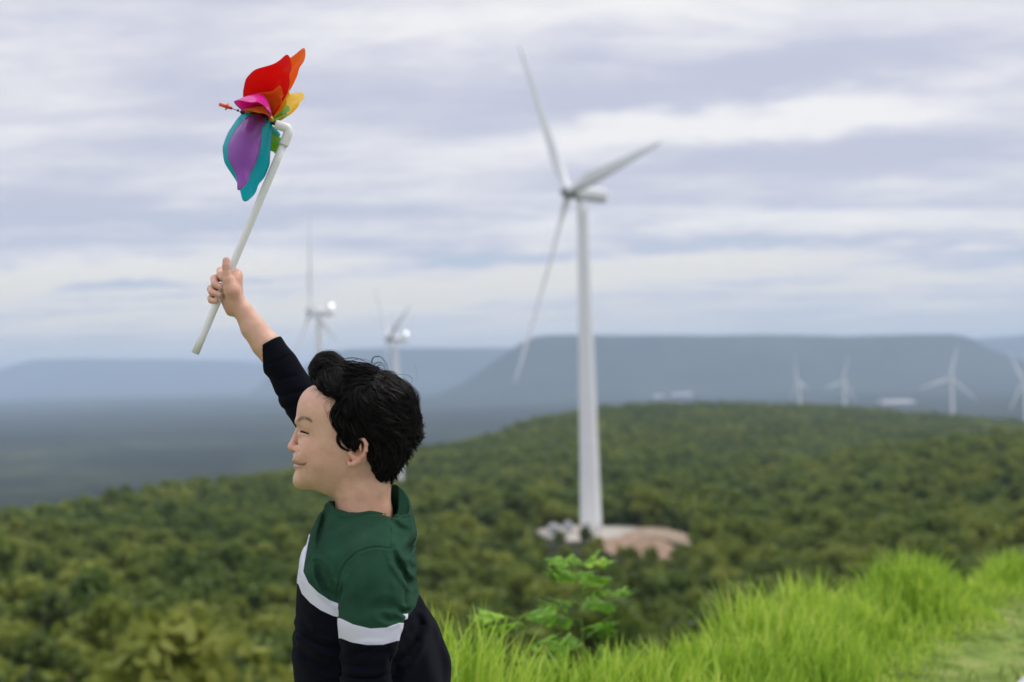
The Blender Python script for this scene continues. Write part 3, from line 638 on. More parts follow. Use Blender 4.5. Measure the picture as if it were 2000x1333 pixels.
# leafy saplings with feather leaves
plant_m = leafmat('sapling_leaf', [(.16, .36, .04), (.32, .55, .05), (.52, .66, .07)], .45, .45, 5.0, False, 'tone'); stem_m = pmat('sapling_stem', (.16, .20, .06), .7, .2)
def frond(p, d, L_, seed):
    """a compound leaf: bowed midrib with pinnae of small leaflets"""
    g = np.random.default_rng(seed); d = np.array(d, float); d /= np.linalg.norm(d); side = np.cross(d, [0, 0, 1]); side /= np.linalg.norm(side); B = Bag()
    s = np.linspace(0, 1, 9); mid = p + d * L_ * s[:, None] + np.array([0, 0, -1]) * L_ * .42 * (s ** 2)[:, None]
    Vv, Ff = tube(mid, np.linspace(.0022, .0006, 9), 5); B.add(Vv, Ff, .1)
    for q in (3, 4, 6, 7, 8):
        for sg in (-1, 1):
            pd = side * sg + d * .45 + np.array([0, 0, -.25]); pd /= np.linalg.norm(pd); pl_ = L_ * .55 * math.sin(math.pi * (.25 + .6 * s[q])) * g.uniform(.7, 1.15); pd = pd + g.normal(size=3) * .22
            for k in range(8):
                c_ = mid[q] + pd * pl_ * (k + .7) / 8
                for s2 in (-1, 1):
                    ld = d * s2 * .9 + pd * .4; ld /= np.linalg.norm(ld); ll_ = .023 * g.uniform(.8, 1.2); wd = np.cross(ld, [0, 0, 1.0]) ; wd = wd / np.linalg.norm(wd) * .0062
                    e_ = c_ + ld * ll_ + [0, 0, -.003]; m_ = (c_ + e_) / 2
                    B.add(np.array([c_, m_ + wd, e_, m_ - wd]), np.array([[0, 1, 2, 3]]), g.uniform(-.1, .3))
    Vv, Ff = B.get(); return Vv, Ff, np.concatenate(B.A)
def sapling(px, d, ztop, leaves, label, seed):
    x = (px - 1000) / FPX * d; y = d; z = float(height(x, y)); r = thing('leafy_sapling', (x, y, z), label, 'sapling'); g = np.random.default_rng(seed)
    H = ztop - z; s = np.linspace(0, 1, 8); st = np.stack([x + .03 * np.sin(s * 3), y + .02 * s, z - .03 + (H + .03) * s], -1)
    part('stem', *tube(st, np.linspace(.008, .002, 8), 7), stem_m, r)
    for (f, az, L_) in leaves:
        i_ = f * 7; a = st[int(min(i_, 6))] * (1 - (i_ - int(min(i_, 6)))) + st[int(min(i_, 6)) + 1] * (i_ - int(min(i_, 6)))
        Vv, Ff, ta = frond(a, (math.cos(math.radians(az)), math.sin(math.radians(az)) * .6, .45), L_ * 1.02, int(g.integers(9999)))
        part('leaf', Vv, Ff, plant_m, r, True, {'tone': ta})
sapling(1108, 5.0, .61, [(1, 20, .13), (1, 120, .10), (.93, -50, .12), (.86, 5, .18), (.82, 190, .13), (.74, 160, .12), (.68, -20, .10), (.64, 200, .14), (.55, 10, .15), (.48, -15, .17), (.42, 170, .12), (.38, 0, .19), (.3, 200, .12), (.97, 200, .09), (.9, 90, .12), (.78, 60, .13), (.7, -60, .14), (.6, 120, .13), (.5, 230, .13), (.44, 60, .15)],
        'bright green feather-leaved sapling rising above the grass between the boy and the pad', 4)
sapling(988, 4.75, .47, [(1, 30, .14), (1, 150, .13), (.95, 250, .12), (.85, 0, .16), (.8, 180, .16), (.7, 60, .14), (.62, 200, .15), (.5, -20, .16), (.45, 150, .15)],
        'low yellow-green sapling in the grass just right of the boy', 5)
# ================================================================== the boy
K = 2.5 / FPX            # metres per local unit at the boy's distance; local axes: X right, Y down, S away from the camera
def loc2w(P):
    P = np.asarray(P, float)
    return CAM + 2.5 * fwd + (P[:, :1] - 1000) * K * RGT + (666.5 - P[:, 1:2]) * K * UPV + P[:, 2:3] * K * fwd
def Q(x, y, s): k = 1 + s / FPX; return np.array([1000 + (x - 1000) * k, 666.5 + (y - 666.5) * k, s], float)
def app(P): k = 1 + P[:, 2] / FPX; return 1000 + (P[:, 0] - 1000) / k, 666.5 + (P[:, 1] - 666.5) / k
def seg(P, a, b, ra, rb):
    a = np.asarray(a, float); b = np.asarray(b, float); d = b - a; t = np.clip(((P - a) @ d) / (d @ d), 0, 1)
    return np.linalg.norm(P - a - t[:, None] * d, axis=1) - (ra + t * (rb - ra))
def ell(P, c, r, R=None):
    p = P - np.asarray(c)
    if R is not None: p = p @ R
    r = np.asarray(r, float); k0 = np.linalg.norm(p / r, axis=1); k1 = np.linalg.norm(p / r ** 2, axis=1) + 1e-9
    return k0 * (k0 - 1) / k1
def smin(a, b, k): h = np.clip(.5 + .5 * (b - a) / k, 0, 1); return b * (1 - h) + a * h - k * h * (1 - h)
def smax(a, b, k): return -smin(-a, -b, k)
def chain(P, pts, rs, k=None):
    f = seg(P, pts[0], pts[1], rs[0], rs[1])
    for i in range(1, len(pts) - 1): f = np.minimum(f, seg(P, pts[i], pts[i+1], rs[i], rs[i+1])) if not k else smin(f, seg(P, pts[i], pts[i+1], rs[i], rs[i+1]), k)
    return f
def rotz(deg): a = math.radians(deg); return np.array([[math.cos(a), -math.sin(a), 0], [math.sin(a), math.cos(a), 0], [0, 0, 1.]])
class Poly:
    """signed distance field (inside positive) of a closed outline, sampled on a raster"""
    def __init__(s, pts, n=160, margin=120, step=2.0, smoothit=True, soften=16):
        P = np.array(pts, float)
        if smoothit:
            C = spline(np.concatenate([P[-2:], P, P[:3]]), n + 60)
            i0 = np.argmin(np.linalg.norm(C[:40] - P[0], axis=1)); C = spline(np.concatenate([P, P[:1]]), n)[:-1]
        else: C = P
        s.x0 = C[:, 0].min() - margin; s.y0 = C[:, 1].min() - margin; s.h = step
        gx = np.arange(s.x0, C[:, 0].max() + margin, step); gy = np.arange(s.y0, C[:, 1].max() + margin, step)
        GX, GY = np.meshgrid(gx, gy, indexing='ij'); A = C; B = np.roll(C, -1, 0); d2 = np.full(GX.shape, 1e18); ins = np.zeros(GX.shape, bool)
        for a, b in zip(A, B):
            e = b - a; t = np.clip(((GX - a[0]) * e[0] + (GY - a[1]) * e[1]) / (e @ e + 1e-12), 0, 1)
            d2 = np.minimum(d2, (GX - a[0] - t * e[0]) ** 2 + (GY - a[1] - t * e[1]) ** 2)
            c_ = (a[1] > GY) != (b[1] > GY)
            with np.errstate(divide='ignore', invalid='ignore'): ins ^= c_ & (GX < (b[0] - a[0]) * (GY - a[1]) / (b[1] - a[1] + 1e-12) + a[0])
        s.D = np.where(ins, 1, -1) * np.sqrt(d2)
        if soften:
            k = np.hanning(int(soften / step) * 2 + 3); k /= k.sum(); m = len(k) // 2; Bl = np.pad(s.D, m, 'edge')
            Bl = np.apply_along_axis(lambda v: np.convolve(v, k, 'valid'), 0, Bl); Bl = np.apply_along_axis(lambda v: np.convolve(v, k, 'valid'), 1, Bl)
            s.D = s.D + (Bl - s.D) * smooth(s.D, 3, 22)
    def __call__(s, x, y):
        fx = np.clip((x - s.x0) / s.h, 0, s.D.shape[0] - 1.001); fy = np.clip((y - s.y0) / s.h, 0, s.D.shape[1] - 1.001); i = fx.astype(int); j = fy.astype(int); u = fx - i; v = fy - j
        return (s.D[i, j] * (1 - u) + s.D[i+1, j] * u) * (1 - v) + (s.D[i, j+1] * (1 - u) + s.D[i+1, j+1] * u) * v
def inflate(P, D, R, W, p=2.2):
    q = np.clip(1 - D / R, 0, None); v = np.abs(P[:, 2]) / W; g_ = (q ** p + v ** p + 1e-9) ** (1 / p) - 1
    return g_ * (R * q * q + W * v * v + 1e-6) / (q * q + v * v + 1e-6)
def pdist(x, y, pts):
    """distance in the side view to an open polyline, and position along it"""
    pts = np.array(pts, float); d = np.full(len(x), 1e9); tt = np.zeros(len(x)); n = len(pts) - 1
    for i in range(n):
        a, b = pts[i], pts[i+1]; e = b - a; t = np.clip(((x - a[0]) * e[0] + (y - a[1]) * e[1]) / (e @ e), 0, 1); dd = np.hypot(x - a[0] - t * e[0], y - a[1] - t * e[1])
        m = dd < d; d = np.where(m, dd, d); tt = np.where(m, (i + t) / n, tt)
    return d, tt
def surface(f, lo, hi, h):
    """naive surface nets over a sparse grid"""
    B = 8; lo = np.array(lo, float); n = (np.ceil((np.array(hi) - lo) / h / B).astype(int)) * B; nb = n // B
    c = np.stack(np.meshgrid(*[np.arange(k) for k in nb], indexing='ij'), -1).reshape(-1, 3); ctr = lo + (c * B + B / 2) * h
    fc = f(ctr); near_ = np.abs(fc) < h * B * .9 + 3
    Vv = np.empty(tuple(n), np.float32); Vv[:] = np.repeat(np.repeat(np.repeat(fc.reshape(tuple(nb)), B, 0), B, 1), B, 2)
    o = np.stack(np.meshgrid(*[np.arange(B)] * 3, indexing='ij'), -1).reshape(-1, 3); idx = c[near_][:, None] * B + o[None]; idx = idx.reshape(-1, 3)
    for q in range(0, len(idx), 400000):
        s_ = idx[q:q+400000]; Vv[s_[:, 0], s_[:, 1], s_[:, 2]] = f(lo + s_ * h)
    S_ = Vv < 0; cnt = np.zeros(tuple(n - 1), np.uint8)
    for a in (0, 1):
        for b_ in (0, 1):
            for c_ in (0, 1): cnt += S_[a:n[0]-1+a, b_:n[1]-1+b_, c_:n[2]-1+c_]
    act = np.argwhere((cnt > 0) & (cnt < 8)); vid_ = np.full(tuple(n - 1), -1, np.int32); vid_[act[:, 0], act[:, 1], act[:, 2]] = np.arange(len(act))
    cor = [(a, b_, c_) for a in (0, 1) for b_ in (0, 1) for c_ in (0, 1)]; val = np.stack([Vv[act[:, 0]+a, act[:, 1]+b_, act[:, 2]+c_] for a, b_, c_ in cor], 1)
    acc = np.zeros((len(act), 3)); num = np.zeros(len(act))
    for i in range(8):
        for j in range(i + 1, 8):
            if sum(abs(p - q) for p, q in zip(cor[i], cor[j])) != 1: continue
            a = val[:, i]; b_ = val[:, j]; m = (a < 0) != (b_ < 0); t = np.where(m, a / np.where(a == b_, 1, a - b_), 0)
            pos = np.array(cor[i]) + t[:, None] * (np.array(cor[j]) - np.array(cor[i])); acc += pos * m[:, None]; num += m
    V = lo + (act + acc / num[:, None]) * h; Fs = []
    for ax in range(3):
        o1, o2 = [(1, 2), (2, 0), (0, 1)][ax]; sl0 = [slice(1, n[k] - 1) for k in range(3)]; sl0[ax] = slice(0, n[ax] - 1); sl1 = list(sl0); sl1[ax] = slice(1, n[ax])
        a = S_[tuple(sl0)]; b_ = S_[tuple(sl1)]; e = np.argwhere(a != b_); st = a[e[:, 0], e[:, 1], e[:, 2]]; off = np.array([1, 1, 1]); off[ax] = 0; e = e + off
        def vv(d1, d2): g_ = e.copy(); g_[:, o1] -= d1; g_[:, o2] -= d2; return vid_[g_[:, 0], g_[:, 1], g_[:, 2]]
        q4 = np.stack([vv(1, 1), vv(0, 1), vv(0, 0), vv(1, 0)], 1); q4 = np.where(st[:, None], q4, q4[:, ::-1]); Fs.append(q4[(q4 >= 0).all(1)])
    return V, np.concatenate(Fs)
def relax(V, F, it=2, lam=.5):
    E_ = np.concatenate([F[:, [0, 1]], F[:, [1, 2]], F[:, [2, 3]], F[:, [3, 0]]]); n = len(V)
    for _ in range(it):
        acc = np.stack([np.bincount(E_[:, 0], V[E_[:, 1], k], n) + np.bincount(E_[:, 1], V[E_[:, 0], k], n) for k in range(3)], 1); c = np.bincount(E_[:, 0], minlength=n) + np.bincount(E_[:, 1], minlength=n)
        V = V * (1 - lam) + lam * acc / np.maximum(c, 1)[:, None]
    return V
def vnormals(V, F):
    a = np.cross(V[F[:, 2]] - V[F[:, 0]], V[F[:, 3]] - V[F[:, 1]]); N_ = np.zeros_like(V)
    for k in range(4): N_ += np.stack([np.bincount(F[:, k], a[:, c], len(V)) for c in range(3)], 1)
    return N_ / (np.linalg.norm(N_, axis=1)[:, None] + 1e-12)

FLIP = True     # local frame is mirrored against the world frame -> faces are reversed on output
def outm(name, V, F, mat, root, attrs=None, smooth=True):
    Fo = [np.asarray(g)[:, ::-1] for g in (F if isinstance(F, list) else [F])]
    return part(name, loc2w(V), Fo, mat, root, smooth, attrs)

# ---- head
HEAD = Poly([(613, 752), (599, 760), (588, 774), (582.5, 790), (580, 808), (579.5, 820), (583, 832), (585, 843), (584, 855), (583, 868), (580, 880), (575, 888), (572.5, 896), (575, 904), (575.5, 912), (577, 919),
             (574.5, 927), (573.3, 935), (575.5, 944), (581, 950.5), (590, 954.5), (603, 956.5), (617, 959), (634, 965), (655, 971), (690, 970), (725, 958), (760, 930), (790, 890), (804, 850), (804, 812), (792, 782), (768, 756), (735, 740), (700, 733), (662, 734), (635, 740)])
class Map:
    def __init__(s, fn, x0, x1, y0, y1, h=.75):
        s.x0, s.y0, s.h = x0, y0, h; gx = np.arange(x0, x1, h); gy = np.arange(y0, y1, h); GX, GY = np.meshgrid(gx, gy, indexing='ij'); s.D = fn(GX.ravel(), GY.ravel()).reshape(GX.shape)
    __call__ = Poly.__call__
def mouth_(x, y):
    d, t = pdist(x, y, [(568, 904.2), (575, 905.4), (582, 907.8), (589, 909), (595, 908), (599, 905)]); f = 2.5 * np.exp(-(d / 1.5) ** 2) * (x < 601)
    d, t = pdist(x, y, [(586, 884), (593, 892), (600, 899), (604, 907), (603, 915)]); f += 1.2 * np.exp(-(d / 4.5) ** 2) * np.sin(np.pi * np.clip(t, .02, .98))
    d, t = pdist(x, y, [(578, 866.5), (583.5, 869), (587, 874.5), (586.5, 881), (582, 885)]); f += 1.1 * np.exp(-(d / 1.9) ** 2)
    d, t = pdist(x, y, [(576.5, 918.5), (586, 917), (592, 914)]); return f + .9 * np.exp(-(d / 3.2) ** 2)
def eyes_(x, y):
    d, t = pdist(x, y, [(587, 843.2), (591, 843.6), (596, 845), (601, 846.8)]); f = 3.4 * np.exp(-(d / 2.0) ** 2)
    d, t = pdist(x, y, [(588, 838), (594, 838.8), (601, 841.5), (608, 845.5)]); f += .8 * np.exp(-(d / 1.6) ** 2)
    d, t = pdist(x, y, [(588, 852), (595, 854.5), (603, 855), (609, 853)]); return f + .7 * np.exp(-(d / 2.4) ** 2)
MOUTH = Map(mouth_, 560, 620, 856, 935); EYES = Map(eyes_, 575, 625, 825, 870)
for m_ in (MOUTH, EYES): m_.D[0] = m_.D[-1] = 0; m_.D[:, 0] = m_.D[:, -1] = 0
def head_f(P):
    x, y, s = P.T; D = HEAD(x, y); W = np.interp(y, [720, 800, 830, 870, 905, 955], [84, 80, 76, 71, 63, 54]); f = inflate(P, D, 95, W, 2.25)
    a = np.abs(s); Pm = np.stack([x, y, a], 1)
    f = smin(f, ell(Pm, (614, 882, 37), (26, 25, 17)), 22)                       # smiling cheek
    f = smin(f, ell(Pm, (590, 823, 24), (10, 7, 16)), 9)                          # brow
    f = smax(f, -ell(Pm, (577, 846, 26), (8, 6, 10)), 8)                          # socket
    f = smin(f, ell(Pm, (603, 846, 31), (17, 11, 15)), 5)                         # lid bulge
    f = smin(f, ell(P, (588, 941, 0), (13, 12, 20)), 9)                           # chin
    # nose
    n_ = chain(P, [(585, 833, 0), (577, 854, 0), (571.7, 871.5, 0)], [4.5, 6.0, 8.6]); n_ = smin(n_, ell(P, (572, 873.5, 0), (9.4, 8.6, 10)), 5)
    n_ = smin(n_, ell(Pm, (582, 877, 11), (9, 7.2, 6.5)), 4); n_ = smin(n_, seg(P, (573, 878, 0), (577, 886, 0), 4.5, 4), 3); f = smin(f, n_, 6.5)
    f = smax(f, -ell(Pm, (575, 883.5, 6.5), (4.5, 2.3, 2.6)), 1.5)                 # nostrils
    # lips
    Ha = lambda x_, y_, a_: (1000 + (x_ - 1000) * (1 - a_ / FPX), 666.5 + (y_ - 666.5) * (1 - a_ / FPX), a_)
    up = chain(Pm, [Ha(574.8, 899.5, 0), Ha(577, 901.5, 9), Ha(585, 905, 19), Ha(594, 907.5, 30)], [4.6, 4.2, 3.4, 1.6], 2); f = smin(f, up, 3)
    lw = chain(Pm, [Ha(577.3, 911.2, 0), Ha(579, 912, 9), Ha(586, 912.8, 19), Ha(594, 910.5, 30)], [4.9, 4.8, 3.8, 1.6], 2); f = smin(f, lw, 3)
    kq = 1 - a / FPX; xq = 1000 + (x - 1000) / kq; yq = 666.5 + (y - 666.5) / kq
    f = f + MOUTH(xq, yq) * (1 - smooth(a, 50, 64)) + EYES(xq, yq) * smooth(a, 8, 16) * (1 - smooth(a, 52, 66))
    return f
def ear_pts(l): return [Q(x, y, -(64 + (s - 62) * 1.45)) for x, y, s in l]
def ear_f(P):
    Pm = P.copy(); Pm[:, 2] = -np.abs(P[:, 2])
    rim = ear_pts([(680.5, 903, 63), (684, 908, 66), (691, 907, 69), (700, 902, 72), (709, 892, 76), (714.5, 880, 79), (715.5, 868, 80), (711, 859, 78), (703, 857, 74), (695, 862, 70)])
    f = chain(Pm, rim, [3.6, 4.6, 4.6, 4.0, 3.7, 3.6, 3.6, 3.5, 3.2, 3.0], 2.5)
    f = smin(f, ell(Pm, Q(699, 885, -71), (17, 22, 8), rotz(-28)), 4)
    f = smin(f, chain(Pm, ear_pts([(704, 868, 74), (704, 878, 75), (700, 888, 73), (692, 896, 70)]), [2.6, 3, 3, 2.6], 2), 2.5)
    f = smax(f, -ell(Pm, Q(694, 883, -86), (9, 12, 16.5), rotz(-28)), 2)
    f = smin(f, ell(Pm, Q(683.5, 886, -71), (4, 6, 6)), 3)
    return f
HB = [(555, 690, -130), (860, 1090, 130)]
SH = 170.0   # depth of the raised hand
kk_ = 1 + SH / FPX
def hq(x, y, s): return Q(x, y, s)
FING = dict(index=[(463, 536, 183), (446, 524, 196), (430.5, 529, 184), (430, 537, 168), (434, 544, 158)],
            middle=[(459, 552, 190), (440, 540, 202), (419, 545, 186), (419.5, 555, 168), (431, 561.5, 154)],
            ring=[(453, 567, 192), (434, 560, 204), (412, 565, 186), (414, 571, 168), (429, 576.5, 154)],
            pinky=[(446, 581, 190), (430, 579, 200), (412, 583, 184), (413, 587, 172), (421.5, 588.5, 160)])
FR = dict(index=[11, 8.6, 7.8, 7.2, 5.8], middle=[11, 8.8, 8.4, 7.6, 6.2], ring=[10.5, 8.4, 8.0, 7.2, 6.0], pinky=[10, 7.6, 7.2, 6.8, 5.8])
def arm_f(P):
    f = seg(P, hq(457, 548, 172), hq(460, 590, 170), 17, 18)                       # palm
    f = smin(f, ell(P, hq(462, 540, 178), (13, 15, 14)), 6)
    f = smin(f, chain(P, [hq(446, 588, 176), hq(452, 606, 174)], [15, 13]), 8)     # heel of the hand
    f = smin(f, chain(P, [hq(461, 596, 163), hq(453, 568, 153), hq(446, 548, 150)], [14.5, 16, 11.5], 6), 7)   # thenar
    th = chain(P, [hq(446, 550, 150), hq(443.2, 536, 149.5), hq(442.3, 522, 150), hq(441.8, 509, 151.5)], [10.2, 8.4, 8.5, 7.4], 3); f = smin(f, th, 4)
    d, t = pdist(P[:, 0], P[:, 1], [hq(436, 521, 150)[:2], hq(449, 520, 150)[:2]]); f = f + .7 * np.exp(-(d / 1.3) ** 2) * (P[:, 2] < 153) * (P[:, 1] < 560)
    wr = chain(P, [hq(460, 592, 170), hq(475, 608, 169), hq(495, 641, 168), hq(519, 673, 166), hq(530, 692, 164), hq(592, 800, 150)], [17.5, 19.5, 25.5, 28.5, 24, 24], 6)
    f = smin(f, wr, 10)
    for k in ('index', 'middle', 'ring', 'pinky'):
        pts_ = [hq(*p) for p in FING[k]]; g_ = chain(P, pts_, [r_ * kk_ * .96 for r_ in FR[k]], 1.5); f = smin(f, g_, 1.6)
    return f
NECKB = [(700, 925, 0), (706, 960, 0), (712, 1015, 0)]
def neck_f(P):
    f = chain(P, [(704, 925, 0), (706, 960, 0), (711, 1000, 0), (712, 1045, 0)], [50, 51, 53.5, 56], 10); f = np.maximum(f, 895 - P[:, 1])
    return smin(f, ell(P, (735, 940, 0), (27, 50, 40)), 14)
def body_f(P):
    out_ = np.full(len(P), 60.0)
    m = (P[:, 0] < 640) & (P[:, 2] > 95) & (P[:, 0] > 340) & (P[:, 1] < 860)
    if m.any(): out_[m] = arm_f(P[m])
    m2 = (P[:, 2] < 130) & (P[:, 0] > 545) & (P[:, 1] > 690)
    if m2.any():
        Q_ = P[m2]; f = smin(head_f(Q_), neck_f(Q_), 13); f = smin(f, ear_f(Q_), 2.2)
        # hidden under the shirt: chest and shoulders that join neck and raised arm
        f = smin(f, ell(Q_, (705, 1110, 0), (62, 95, 95)), 14); out_[m2] = np.minimum(out_[m2], f)
    m3 = (P[:, 1] > 780) & (P[:, 2] > 60) & (P[:, 0] > 540)
    if m3.any(): out_[m3] = smin(out_[m3], chain(P[m3], [hq(592, 800, 150), hq(645, 866, 140), (712, 960, 125), (716, 1050, 90)], [24, 26, 28, 34], 8), 8)
    return out_
BX = np.arange(0)
root_w = loc2w(np.array([[735., 2180., 0.]]))[0]; root_w[2] = 0.0
boy = thing('person', root_w, 'boy in profile with tousled black hair and green, white and navy top, arm raised', 'person')

# skin
skin, t, b = new_mat('skin'); nn = t.nodes; ll = t.links
at = nn.new('ShaderNodeAttribute'); at.attribute_name = 'tint'; tcn = nn.new('ShaderNodeTexCoord')
ns = nn.new('ShaderNodeTexNoise'); ns.inputs['Scale'].default_value = 45; ns.inputs['Detail'].default_value = 5; ll.new(tcn.outputs['Object'], ns.inputs[0])
rp = nn.new('ShaderNodeValToRGB'); rp.color_ramp.elements[0].color = (.93, .89, .88, 1); rp.color_ramp.elements[1].color = (1.07, 1.07, 1.07, 1); rp.color_ramp.elements[0].position = .35; rp.color_ramp.elements[1].position = .65
ll.new(ns.outputs[0], rp.inputs[0]); mx = nn.new('ShaderNodeMix'); mx.data_type = 'RGBA'; mx.blend_type = 'MULTIPLY'; mx.inputs[0].default_value = 1
ll.new(at.outputs['Color'], mx.inputs[6]); ll.new(rp.outputs[0], mx.inputs[7]); ll.new(mx.outputs[2], b.inputs['Base Color'])
b.inputs['Roughness'].default_value = .48; b.inputs['Specular IOR Level'].default_value = .35; b.inputs['Subsurface Weight'].default_value = .35
b.inputs['Subsurface Radius'].default_value = (1, .35, .2); b.inputs['Subsurface Scale'].default_value = .006
ns2 = nn.new('ShaderNodeTexNoise'); ns2.inputs['Scale'].default_value = 900; ll.new(tcn.outputs['Object'], ns2.inputs[0]); bp = nn.new('ShaderNodeBump'); bp.inputs['Strength'].default_value = .12; bp.inputs['Distance'].default_value = .0006
ll.new(ns2.outputs[0], bp.inputs['Height']); ll.new(bp.outputs[0], b.inputs['Normal'])

V, F = surface(body_f, (355, 484, -130), (860, 1140, 235), 1.45); V = relax(V, F, 1, .4)
BODYV, BODYF = V, F; x, y, s = V.T; ax_, ay_ = app(V)
tint = np.tile(np.array([.655, .395, .29]), (len(V), 1))
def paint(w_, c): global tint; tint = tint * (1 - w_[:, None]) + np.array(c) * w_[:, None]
a = np.abs(s); headm = (x > 545) & (s < 100) & (y > 690) & (y < 975) & (x < 860)
k_ = 1 - a / FPX; mxp = 1000 + (x - 1000) / k_; myp = 666.5 + (y - 666.5) / k_
paint(headm * .35 * np.exp(-((x - 612) / 22) ** 2 - ((y - 880) / 20) ** 2), (.62, .30, .22))
paint(headm * (a < 22) * .75 * np.exp(-((mxp - 574.5) / 3.2) ** 2 - ((myp - 882.3) / 1.7) ** 2), (.12, .05, .04))  # nostril recess darkened, its shade painted into the skin tint
paint(headm * .30 * np.exp(-((x - 570) / 11) ** 2 - ((y - 874) / 12) ** 2), (.60, .30, .22))
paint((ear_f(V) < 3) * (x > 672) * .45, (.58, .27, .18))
du, _ = pdist(mxp, myp, [(572.5, 900), (577, 901.5), (586, 905.5), (594, 908)]); paint(headm * (a < 54) * np.clip(1.25 - du / 3.4, 0, 1) * .55, (.47, .21, .18))
dl, _ = pdist(mxp, myp, [(574, 912), (580, 912.4), (588, 912), (594, 909.6)]); paint(headm * (a < 54) * np.clip(1.2 - dl / 4.6, 0, 1) * .6, (.56, .27, .24))
dm, _ = pdist(mxp, myp, [(571, 904.4), (575, 905.4), (582, 907.8), (589, 909), (595, 908), (597.5, 906.5)]); paint(headm * (a < 56) * np.exp(-(dm / 1.5) ** 2) * .8, (.18, .08, .07))  # dark line between the lips: crease shade painted into the tint
db, tb = pdist(ax_, ay_, [(580, 822), (587, 818.3), (595, 816.6), (602, 818.6), (608, 823.6)]); paint(headm * (a > 7) * (a < 70) * np.exp(-(db / (4.6 - 1.6 * tb)) ** 2) * .62, (.20, .125, .09))
de, te = pdist(ax_, ay_, [(588, 843.2), (591, 843.8), (596.5, 845.4), (602, 847.2)]); paint(headm * (a > 12) * (a < 70) * np.exp(-(de / 2.0) ** 2) * .8, (.10, .05, .04))
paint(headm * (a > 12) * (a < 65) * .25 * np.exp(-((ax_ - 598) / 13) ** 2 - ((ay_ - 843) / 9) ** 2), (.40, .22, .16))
fing = (x < 440 * 1.0) & (y < 700) & (s > 100); paint(fing * .30, (.62, .30, .23))
tn = np.exp(-((ax_ - 441.5) / 5) ** 2 - ((ay_ - 508) / 6.5) ** 2) * (s < 148) * (ay_ < 520) * (s > 100); paint(np.clip(tn * 1.8, 0, 1) * .8, (.70, .42, .36))
dk, _ = pdist(ax_, ay_, [(436, 520.5), (449, 520)]); paint((s < 152) * (s > 100) * (y < 560) * np.exp(-(dk / 1.5) ** 2) * .4, (.35, .2, .1))
paint(((y > 955) & (s < 120)) * .45 * smooth(y, 950, 990) * (x > 600), (.52, .29, .185)); paint(headm * (a < 60) * .16 * smooth(x, 610, 680), (.56, .31, .20))  # neck darkened below the jaw: shade of hair and jaw put into the tint
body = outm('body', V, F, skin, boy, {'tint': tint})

# surface lookup on the near side: local S of the body for local X, Y
def near_s(x, y, fn=None, s0=-125, s1=20):
    x = np.asarray(x, float); y = np.asarray(y, float); s = np.full(len(x), float(s0)); fn = fn or body_f
    for _ in range(40):
        f = fn(np.stack([x, y, s], 1)); s = np.minimum(s + np.clip(f, 0, 12) * .75, s1)
    return s
def on_skin(pp, lift=1.0):
    """photograph points laid on the near side of the head"""
    pp = np.array(pp, float); k = np.full(len(pp), .98)
    for _ in range(3):
        X_ = 1000 + (pp[:, 0] - 1000) * k; Y_ = 666.5 + (pp[:, 1] - 666.5) * k; s = near_s(X_, Y_) - lift; k = 1 + s / FPX
    return np.stack([X_, Y_, s], 1)

# eye: dark lash line, small glint of the eyeball, brow hairs
hair_m, t, b = new_mat('black_hair'); b.inputs['Base Color'].default_value = (.0075, .0062, .006, 1); b.inputs['Roughness'].default_value = .45; b.inputs['Specular IOR Level'].default_value = .13
tcn = t.nodes.new('ShaderNodeAttribute'); tcn.attribute_name = 'tone'; rp = t.nodes.new('ShaderNodeValToRGB'); rp.color_ramp.elements[0].color = (.0014, .0013, .0015, 1); rp.color_ramp.elements[1].color = (.026, .020, .018, 1)
t.links.new(tcn.outputs['Fac'], rp.inputs[0]); t.links.new(rp.outputs[0], b.inputs['Base Color'])
eye_m = pmat('eye_dark', (.018, .011, .009), .35, .3); brow_m = pmat('brow_hair', (.045, .03, .024), .7, .2)
for sd_ in (-1, 1):
    c = on_skin([(597, 845.5)], -12.2)[0]; c[2] *= -sd_
    Ve, Fe = sph(c, 10.5, 20, 14); outm('eye', Ve, Fe, eye_m, boy)
    B = Bag()
    ls = spline(on_skin([(587.5, 843.6), (591, 843.8), (596, 845.2), (600.5, 846.8), (604, 848)], .5), 14)
    ls[:, 2] *= -sd_; B.add(*tube(ls, np.array([.7, 1.3, 1.8, 2.0, 2.0, 1.9, 1.7, 1.5, 1.2, 1.0, .8, .6, .4, .2]), 6))
    for q in range(1, 13): B.add(*tube(spline([ls[q], ls[q] + [-2.2 + q * .12, .9, sd_ * 2.0], ls[q] + [-4.4 + q * .22, 1.0, sd_ * 3.2]], 4), [.35, .25, .18, .08], 4))
    Vl, Fl = B.get(); outm('eyelash', Vl, Fl, hair_m, boy, {'tone': np.full(len(Vl), .1)})
    B = Bag(); gg = np.random.default_rng(11)
    for q in range(60):
        tt = gg.random(); bx = np.interp(tt, [0, .25, .5, .75, 1], [581.5, 587, 595, 602, 608.5]); by = np.interp(tt, [0, .25, .5, .75, 1], [821.5, 818.6, 816.8, 818.8, 824]) + gg.normal() * (2.2 - 1.1 * tt)
        ang = math.radians(np.interp(tt, [0, .4, 1], [24, 8, -26]) + gg.normal() * 10); L_ = 3.8
        p3 = on_skin([(bx, by), (bx + L_ * .5 * math.cos(ang), by - L_ * .5 * math.sin(ang)), (bx + L_ * math.cos(ang), by - L_ * math.sin(ang))], .25)
        p3[:, 2] *= -sd_; B.add(*tube(p3, [.13, .11, .04], 3))
    Vl, Fl = B.get(); outm('eyebrow', Vl, Fl, brow_m, boy)

